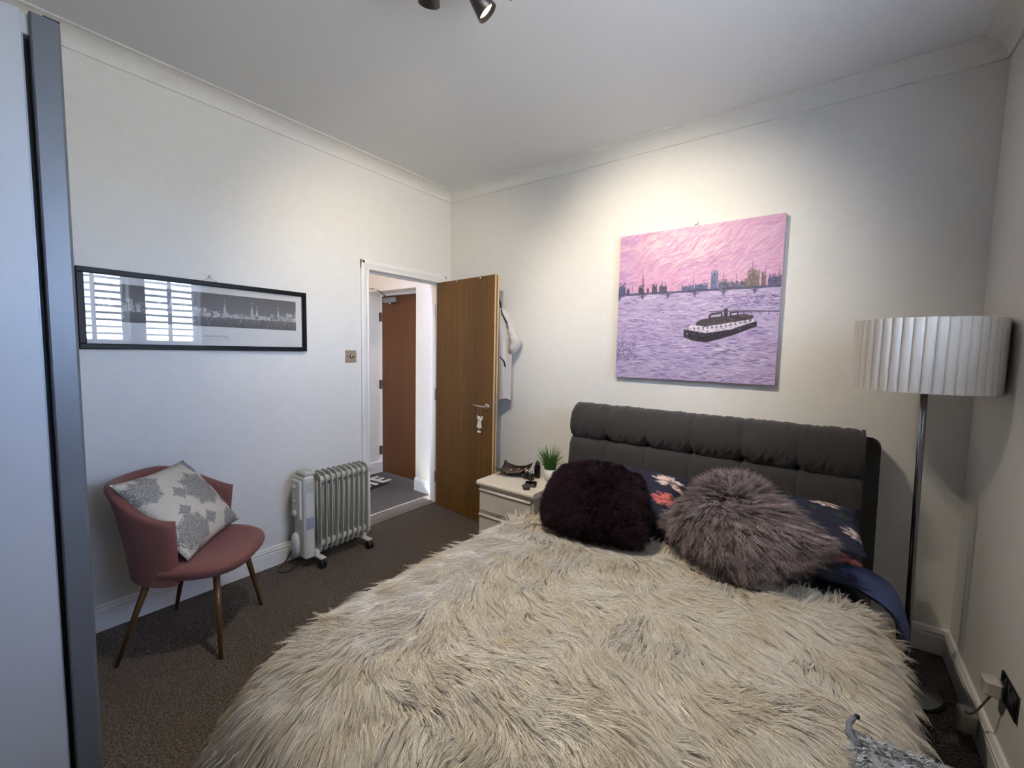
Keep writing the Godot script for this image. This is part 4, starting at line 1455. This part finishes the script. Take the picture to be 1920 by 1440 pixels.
func build_throw() -> void:
	var o := Vector3(2.2, 0.56, 1.7)
	var t := thing("fur_throw", "cream long-pile faux fur throw spread over the bed", "throw", o)
	var xc := curve([[1.355, 0.16], [1.372, 0.30], [1.405, 0.41], [1.47, 0.49], [1.57, 0.535], [1.8, 0.552], [2.3, 0.555], [2.72, 0.555], [2.90, 0.54], [2.985, 0.495], [3.02, 0.42], [3.03, 0.27]])
	var zc := curve([[0.98, 0.552], [1.3, 0.555], [1.8, 0.555], [2.03, 0.545], [2.2, 0.505], [2.33, 0.43], [2.40, 0.32], [2.425, 0.15]])
	var no := FastNoiseLite.new()
	no.seed = 15
	no.frequency = 1.0
	var lx := xc.get_baked_length()
	var lz := zc.get_baked_length()
	var S := func(u: float, v: float) -> Vector3:
		var a: Vector2 = xc.sample_baked(u * lx, true)
		var b: Vector2 = zc.sample_baked(v * lz, true)
		var y := a.y + b.y - 0.555
		# the head edge wanders; it lies lower on the right
		var z := b.x
		if v < 0.25:
			z += (0.25 - v) * 4.0 * (0.05 * sin(a.x * 5.0 + 1.0) + (0.03 if a.x < 1.75 else 0.0) - 0.05 * smoothstep(2.5, 3.0, a.x))
		return Vector3(a.x, maxf(0.05, y) + 0.012 * no.get_noise_2d(a.x * 4.0, z * 4.0), z)
	var st := mb(false)
	grid(st, 70, 60, func(u, v): return S.call(u, lerpf(0.02, 1.0, v)) - o - Vector3(0, 0.006, 0))
	obj("backing", st, M("b5a68b", 0.95), t)
	var count := int(76000 * FURK)
	var mats := fur_mat(0.8)
	rng.seed = 1234
	var base := Color("f3ebde").srgb_to_linear()
	var tan_ := Color("e0d2b8").srgb_to_linear()
	var pale := Color("f6f1e8").srgb_to_linear()
	var xs := [[], [], []]
	var cs := [[], [], []]
	for i in count:
		var u := rng.randf()
		var v := rng.randf()
		if rng.randf() < 0.10:
			v = rng.randf() * 0.025
		var p: Vector3 = S.call(u, v)
		var e := 0.004
		var du: Vector3 = S.call(minf(u + e, 1.0), v) - S.call(maxf(u - e, 0.0), v)
		var dv: Vector3 = S.call(u, minf(v + e, 1.0)) - S.call(u, maxf(v - e, 0.0))
		var n := dv.cross(du).normalized()
		if n.y < 0.0 and absf(n.y) > 0.2:
			n = -n
		# flow: combed down the bed and outward, with wide swirls
		var swirl := no.get_noise_2d(p.x * 1.9 + 40.0, p.z * 1.9) * 1.9 + no.get_noise_2d(p.x * 6.0, p.z * 6.0 + 30.0) * 0.9
		var flow := Vector3(0.75, 0, 0.45)
		if p.x < 1.95:
			flow = flow.lerp(Vector3(-0.55, 0, 0.75), smoothstep(1.95, 1.6, p.x))
		flow = flow.rotated(Vector3.UP, swirl)
		if p.x < 1.55:
			flow += Vector3(-0.6, -1.6 * smoothstep(1.55, 1.40, p.x), 0.2)
		if p.x > 2.88:
			flow += Vector3(0.9, -1.4 * smoothstep(2.9, 3.0, p.x), 0)
		if p.z > 2.15:
			flow += Vector3(0, -1.6 * smoothstep(2.15, 2.35, p.z), 0.5)
		if v < 0.03:
			flow = flow * 0.4 + Vector3(rng.randf_range(-0.5, 0.5), 0.2, -0.8)
		flow += Vector3(rng.randf_range(-1, 1), rng.randf_range(-0.2, 0.4), rng.randf_range(-1, 1)) * 0.13
		var k := i % 3
		var stand := rng.randf() < 0.045   # loose ends that lift off
		if stand:
			flow = flow.normalized() + n * rng.randf_range(0.08, 0.32)
		xs[k].append(lock_xf(p - o, n, flow, rng.randf_range(0.060, 0.095), rng.randf_range(0.7, 1.1), stand))
		var cm := no.get_noise_2d(p.x * 5.0 + 9.0, p.z * 5.0) + rng.randf_range(-0.35, 0.35)
		var c := base.lerp(tan_, clampf(cm * 1.2, 0.0, 0.8)) if cm > 0.0 else base.lerp(pale, clampf(-cm * 1.4, 0.0, 0.9))
		c = c * rng.randf_range(0.80, 1.0)
		cs[k].append(c)
	for k in 3:
		fur_part(t, lock_mesh(6, 0.050, 0.0125, [0.19, 0.24, 0.15][k], [0.05, 0.08, 0.04][k], 41 + k), mats, xs[k], cs[k])

func fur_cushion(label: String, _id: String, tl: Vector3, tr: Vector3, br: Vector3, bl: Vector3, thick: float, c0: Color, c1: Color, length: float, count: int, sd: int, whorl: Vector2, lift: float, rounding: float) -> void:
	var pc := (tl + tr + br + bl) * 0.25
	var base := Vector3(pc.x, minf(bl.y, br.y) - 0.03, pc.z)
	var t := thing("fur_cushion", label, "cushion", base)
	var nn := (bl - tl).cross(tr - tl).normalized()
	var pinch := 0.0
	var f := func(u: float, v: float, s: float) -> Vector3:
		var a := 2.0 * u - 1.0
		var b := 2.0 * v - 1.0
		var uu := 0.5 + 0.5 * a * sqrt(1.0 - rounding * b * b)
		var vv := 0.5 + 0.5 * b * sqrt(1.0 - rounding * a * a)
		var p := tl.lerp(tr, uu).lerp(bl.lerp(br, uu), vv)
		var h := pow(maxf(0.0, (1.0 - pow(absf(a), 2.6)) * (1.0 - pow(absf(b), 2.6))), 0.55)
		return p + nn * (s * h * thick * 0.5)
	var st := mb(false)
	grid(st, 18, 18, func(u, v): return f.call(u, v, 1.0) - base, true)
	grid(st, 18, 18, func(u, v): return f.call(1.0 - u, v, -1.0) - base, true)
	obj("cover", st, M(c0.darkened(0.2).to_html(false), 0.95), t)
	rng.seed = sd
	var no := FastNoiseLite.new()
	no.seed = sd
	no.frequency = 1.0
	var xs := [[], []]
	var cs := [[], []]
	var l0 := c0.srgb_to_linear()
	var l1 := c1.srgb_to_linear()
	var cen: Vector3 = f.call(whorl.x, whorl.y, 1.0)
	for i in int(count * FURK):
		var u := rng.randf()
		var v := rng.randf()
		var s := 1.0 if rng.randf() < 0.85 else -1.0
		if rng.randf() < 0.16:
			var edge := rng.randi_range(0, 3)
			var w := rng.randf() * 0.04
			if edge == 0: u = w
			elif edge == 1: u = 1.0 - w
			elif edge == 2: v = w
			else: v = 1.0 - w
		var p: Vector3 = f.call(u, v, s)
		var e := 0.01
		var du: Vector3 = f.call(minf(u + e, 1.0), v, s) - f.call(maxf(u - e, 0.0), v, s)
		var dv: Vector3 = f.call(u, minf(v + e, 1.0), s) - f.call(u, maxf(v - e, 0.0), s)
		var n := dv.cross(du).normalized()
		if n.dot(nn * s) < 0.0:
			n = -n
		# pile radiates from the whorl and droops
		var out := p - cen
		out -= nn * out.dot(nn)
		var far := smoothstep(0.02, 0.16, out.length())
		var flow := out.normalized() * (0.5 + 0.7 * far) + Vector3(0, -0.35 * far, 0)
		var sw := Vector3(no.get_noise_3d(p.x * 16.0, p.y * 16.0, p.z * 16.0), no.get_noise_3d(p.x * 16.0 + 50.0, p.y * 16.0, p.z * 16.0), no.get_noise_3d(p.x * 16.0, p.y * 16.0 + 50.0, p.z * 16.0))
		flow += sw * 1.1 + Vector3(rng.randf_range(-1, 1), rng.randf_range(-1, 1), rng.randf_range(-1, 1)) * 0.25
		var tilt := nn * s * (0.95 if length < 0.08 else 0.55 * (1.0 - far * 0.6))
		var k := i % 2
		xs[k].append(lock_xf(p - base, n, flow + tilt, length * rng.randf_range(0.75, 1.15), rng.randf_range(0.8, 1.2), true))
		cs[k].append(l0.lerp(l1, rng.randf()))
	for k in 2:
		fur_part(t, lock_mesh(6, 0.034 if length > 0.08 else 0.07, 0.021 if length > 0.08 else 0.026, lift, 0.10 if length > 0.08 else 0.14, sd + k, 7), fur_mat(0.55), xs[k], cs[k])

func build_nightstand() -> void:
	var lo := Vector3(0.985, 0.0, 0.34)
	var hi := Vector3(1.432, 0.56, 0.735)
	var c := Vector3((lo.x + hi.x) / 2, 0, (lo.z + hi.z) / 2)
	var t := thing("nightstand", "cream bedside cabinet with drawers between the oak door and the bed", "bedside table", c)
	var cream := textured(["d8cfbf", "ddd5c7"], 0.05, 0.3, 0.5, 0.0)
	var hx := (hi.x - lo.x) / 2
	var hz := (hi.z - lo.z) / 2
	var st := mb()
	bx(st, Vector3(0, 0.26, -0.01), Vector3(2 * hx - 0.016, 0.52, 2 * hz - 0.03), 0.004)
	obj("body", st, cream, t)
	# top with bullnose front
	st = mb(false)
	var pr := PackedVector2Array([Vector2(-hz, 0.525), Vector2(hz - 0.018, 0.525)])
	for k in 9:
		var a := -PI / 2 + PI * k / 8.0
		pr.append(Vector2(hz - 0.018 + 0.018 * cos(a), 0.5425 + 0.0175 * sin(a)))
	pr.append(Vector2(-hz, 0.56))
	st = mb()
	extr(st, pr, Transform3D(Basis(Vector3(0, 0, 1), Vector3.UP, Vector3.LEFT), Vector3(hx, 0, 0)), 2 * hx)
	obj("top", st, cream, t)
	for k in 3:
		var y := 0.44 - 0.165 * k
		st = mb()
		bx(st, Vector3(0, y - 0.012, hz - 0.018), Vector3(2 * hx - 0.045, 0.125, 0.016), 0.004)
		var dr := obj("drawer", st, cream, t)
		st = mb(false)
		tube(st, [Vector3(-hx + 0.022, y + 0.060, hz - 0.010), Vector3(hx - 0.022, y + 0.060, hz - 0.010)], 0.009, 10)
		obj("pull_lip", st, cream, dr)
	st = mb()
	bx(st, Vector3(0, 0.02, -0.02), Vector3(2 * hx - 0.04, 0.04, 2 * hz - 0.06), 0.004)
	obj("plinth", st, cream, t)
	# curved square dish
	var y0 := 0.561
	var d := thing("dish", "square black dish with upturned corners and brown mosaic on the bedside cabinet", "dish", Vector3(1.088, y0, 0.455), 0.32)
	var dish := func(u: float, v: float, low: float) -> Vector3:
		var a := 2.0 * u - 1.0
		var b := 2.0 * v - 1.0
		var r2 := a * a + b * b
		return Vector3(a * 0.105 * (1.0 - 0.06 * (1.0 - b * b)), 0.007 + 0.019 * r2 + 0.005 * r2 * r2 - low, b * 0.105 * (1.0 - 0.06 * (1.0 - a * a)))
	st = mb(false)
	grid(st, 20, 20, func(u, v): return dish.call(u, v, 0.0))
	grid(st, 20, 20, func(u, v): return dish.call(u, v, 0.006), true)
	for e in 4:
		grid(st, 20, 1, func(u, v):
			var q: Vector2 = [Vector2(u, 0), Vector2(u, 1), Vector2(0, u), Vector2(1, u)][e]
			return dish.call(q.x, q.y, 0.006 * v))
	obj("plate", st, M("16120f", 0.18), d)
	var tones := [M("8a6a45", 0.3), M("b9a184", 0.3), M("5c4632", 0.3), M("2b2019", 0.3)]
	rng.seed = 77
	for i in 6:
		for j in 6:
			st = mb(false)
			var a0 := (i + 0.12 + rng.randf() * 0.1) / 6.0 * 0.76 + 0.12
			var b0 := (j + 0.12 + rng.randf() * 0.1) / 6.0 * 0.76 + 0.12
			grid(st, 2, 2, func(u, v): return dish.call(a0 + u * 0.092, b0 + v * 0.092, -0.0012))
			obj("mosaic_piece", st, tones[rng.randi() % 4], d)
	# grass plant
	var pl := thing("potted_grass", "small bushy green artificial grass plant beside the headboard", "plant", Vector3(1.355, y0, 0.42))
	st = mb(false)
	lathe(st, [Vector2(0.0, 0.0), Vector2(0.034, 0.0), Vector2(0.042, 0.075), Vector2(0.038, 0.075), Vector2(0.036, 0.06), Vector2(0.0, 0.06)], 20)
	obj("pot", st, M("d8d4cc", 0.5), pl)
	st = mb(false)
	for i in 190:
		var a := rng.randf() * TAU
		var r0 := sqrt(rng.randf()) * 0.03
		var out := rng.randf_range(0.015, 0.085)
		var hgt := rng.randf_range(0.11, 0.20) - out * 0.5
		var dirv := Vector3(cos(a), 0, sin(a))
		var b0 := dirv * r0 + Vector3(0, 0.055, 0)
		var pts := [b0, b0 + dirv * out * 0.25 + Vector3(0, hgt * 0.55, 0), b0 + dirv * out + Vector3(0, hgt, 0)]
		tube(st, pts, [0.0022, 0.0026, 0.0004], 3, false, 0.5)
	var gr := M("3d6a22", 0.5)
	gr.backlight_enabled = true
	gr.backlight = Color(0.15, 0.25, 0.05)
	var bl := obj("blades", st, gr, pl)
	bl.set_meta("kind", "stuff")
	# dark bottle and two small jars
	var glassy := M("0d0c10", 0.15)
	var bt := thing("bottle", "tall black bottle standing behind the two small jars by the plant", "bottle", Vector3(1.262, y0, 0.43))
	st = mb(false)
	lathe(st, [Vector2(0.0, 0.0), Vector2(0.020, 0.0), Vector2(0.021, 0.006), Vector2(0.021, 0.078), Vector2(0.016, 0.088)], 20)
	obj("body", st, glassy, bt)
	st = mb(false)
	lathe(st, [Vector2(0.0165, 0.088), Vector2(0.0165, 0.094), Vector2(0.010, 0.110), Vector2(0.004, 0.118), Vector2(0.0, 0.119)], 20)
	obj("cap", st, M("26282c", 0.3), bt)
	var k2 := 0
	for p in [Vector3(1.222, y0, 0.50), Vector3(1.262, y0, 0.505)]:
		var jr := thing("jar", ["small black jar with a silver cap, the one nearer the dish", "small black jar with a silver cap, the one nearer the purple cushion"][k2], "jar", p, 0.0, "small jars on the bedside cabinet")
		k2 += 1
		st = mb()
		bx(st, Vector3(0, 0.022, 0), Vector3(0.034, 0.044, 0.034), 0.004)
		obj("body", st, glassy, jr)
		st = mb(false)
		lathe(st, [Vector2(0.011, 0.044), Vector2(0.012, 0.046), Vector2(0.012, 0.060), Vector2(0.010, 0.062), Vector2(0.0, 0.062)], 16)
		obj("cap", st, chrome, jr)
	# two little dark gadgets at the front edge
	var ph := thing("phone", "flat black phone lying on the bedside cabinet beside the purple cushion", "phone", Vector3(1.318, y0, 0.59), 0.5)
	st = mb()
	bx(st, Vector3(0, 0.005, 0), Vector3(0.075, 0.009, 0.10), 0.004)
	obj("body", st, black, ph)
	st = mb()
	bx(st, Vector3(0, 0.0102, 0), Vector3(0.068, 0.001, 0.092), 0.0)
	obj("screen", st, M("07070a", 0.1), ph)
	var rm := thing("remote_control", "small black remote control in front of the phone on the bedside cabinet", "remote", Vector3(1.333, y0, 0.665), 0.75)
	st = mb()
	bx(st, Vector3(0, 0.008, 0), Vector3(0.04, 0.016, 0.07), 0.004)
	obj("body", st, M("1b1a1e", 0.4), rm)
	for i in 3:
		st = mb()
		bx(st, Vector3(0, 0.0168, -0.02 + 0.02 * i), Vector3(0.014, 0.002, 0.01), 0.001)
		obj("button", st, M("4a4a50", 0.5), rm)

func build_lamp() -> void:
	var c := Vector3(3.135, 0.0, 0.40)
	var t := thing("floor_lamp", "chrome floor lamp with a wide pleated beige drum shade in the room corner", "lamp", c)
	var steel := M("8d9096", 0.2, 1.0)
	var st := mb(false)
	lathe(st, [Vector2(0.0, 0.0), Vector2(0.13, 0.0), Vector2(0.13, 0.012), Vector2(0.12, 0.018), Vector2(0.02, 0.024), Vector2(0.012, 0.04)], 36)
	obj("base", st, steel, t)
	var top := Vector3(3.108, 1.55, 0.40) - c
	st = mb(false)
	tube(st, [Vector3(0, 0.02, 0), top * 0.6, top * 0.97], [0.0125, 0.0115, 0.0115], 16)
	obj("pole", st, steel, t)
	var sc := Vector3(3.099, 0, 0.40) - c   # shade axis
	var yb := 1.285
	var yt := 1.563
	st = mb(false)
	lathe(st, [Vector2(0.214, yb), Vector2(0.214, yt)], 64, Transform3D(Basis.IDENTITY, sc))
	lathe(st, [Vector2(0.211, yt), Vector2(0.211, yb)], 64, Transform3D(Basis.IDENTITY, sc))
	var lining := M("cfc6bb", 0.9)
	lining.backlight_enabled = true
	lining.backlight = Color(0.3, 0.28, 0.25)
	var sh := obj("lamp_shade", st, lining, t)
	# knife pleats laid one over the next
	var pm := textured(["dad3ca", "e3ddd5"], 0.05, 0.1, 0.85, 1.0)
	pm.backlight_enabled = true
	pm.backlight = Color(0.2, 0.18, 0.16)
	var n := 44
	rng.seed = 17
	for k in n:
		var a := TAU * k / n
		var wdt := TAU / n
		var j := rng.randf_range(-0.02, 0.02)
		st = mb(false)
		var prof := [Vector2(-0.10, 0.2155), Vector2(0.02, 0.2245), Vector2(0.30, 0.2275), Vector2(0.66, 0.2265), Vector2(0.86, 0.2235), Vector2(0.93, 0.2185), Vector2(1.0, 0.2150)]
		grid(st, prof.size() - 1, 4, func(u, v):
			var q: Vector2 = prof[int(round(u * (prof.size() - 1)))]
			var an: float = a + (q.x + j * sin(v * 3.0)) * wdt
			return sc + Vector3(cos(an) * q.y, lerpf(yb - 0.003, yt + 0.003, v), sin(an) * q.y))
		obj("pleat", st, pm, sh)
	st = mb(false)
	for a in [0.3, 0.3 + TAU / 3, 0.3 + TAU * 2 / 3]:
		tube(st, [top * 0.955, sc + Vector3(cos(a) * 0.212, 1.51, sin(a) * 0.212)], 0.0025, 6)
	obj("shade_spider", st, steel, sh)
	st = mb(false)
	lathe(st, [Vector2(0.0, 1.52), Vector2(0.016, 1.525), Vector2(0.03, 1.45), Vector2(0.02, 1.41), Vector2(0.0, 1.40)], 16, Transform3D(Basis.IDENTITY, Vector3(sc.x, 0, sc.z)))
	obj("bulb", st, M("efece6", 0.3), t)

func build_socket() -> void:
	var t := thing("wall_socket", "black double wall socket low on the right wall", "socket", Vector3(W, 0.333, 0.795), -PI / 2)
	var st := mb()
	bx(st, Vector3(0, 0, 0.004), Vector3(0.150, 0.088, 0.008), 0.003)
	obj("plate", st, M("101113", 0.3), t)
	for s in [-1.0, 1.0]:
		st = mb()
		bx(st, Vector3(0.036 * s, -0.004, 0.0085), Vector3(0.05, 0.05, 0.002), 0.001)
		var f := obj("outlet", st, M("1c1d20", 0.35), t)
		st = mb()
		bx(st, Vector3(0.018 * s, 0.032, 0.009), Vector3(0.012, 0.02, 0.004), 0.001)
		obj("rocker", st, M("2a2b2e", 0.35), f)
	var pg := thing("plug", "white plug pushed into the black wall socket", "plug", Vector3(W - 0.0095, 0.325, 0.755), -PI / 2)
	st = mb()
	bx(st, Vector3(0, 0, 0.024), Vector3(0.052, 0.056, 0.046), 0.008)
	obj("body", st, M("b9b5ae", 0.4), pg)
	st = mb(false)
	tube(st, smooth_path([Vector3(0, -0.028, 0.02), Vector3(0.0, -0.05, 0.03), Vector3(-0.02, -0.11, 0.045), Vector3(-0.07, -0.165, 0.05), Vector3(-0.13, -0.195, 0.045), Vector3(-0.16, -0.215, 0.04)]), 0.0032, 8)
	obj("cable", st, M("5d564e", 0.6), pg)
	var ad := thing("adapter", "pale box shaped power adapter hanging by its cable against the skirting", "adapter", Vector3(W - 0.048, 0.0, 0.60), 0.0)
	st = mb()
	bx(st, Vector3(0, 0.085, 0), Vector3(0.05, 0.075, 0.06), 0.006)
	obj("body", st, M("a39c93", 0.5), ad)

func build_mat() -> void:
	var t := thing("doormat", "white lettered mat on dark backing on the hall carpet", "doormat", Vector3(-0.92, 0.001, 0.42), PI / 2 + 0.12)
	var tm := TextMesh.new()
	tm.text = "HOME"
	var sf := SystemFont.new()
	sf.font_names = PackedStringArray(["Droid Sans"])
	sf.font_weight = 700
	tm.font = sf
	tm.font_size = 64
	tm.pixel_size = 0.0048
	tm.depth = 0.008
	var m := MeshInstance3D.new()
	m.name = "lettering"
	m.mesh = tm
	m.material_override = M("d9d2c6", 0.9)
	m.transform = Transform3D(Basis(Vector3.RIGHT, -PI / 2), Vector3(0, 0.012, 0))
	t.add_child(m)
	var st := mb()
	bx(st, Vector3(0, 0.005, 0), Vector3(0.70, 0.010, 0.30), 0.004)
	obj("backing", st, M("1a1817", 0.95), t)
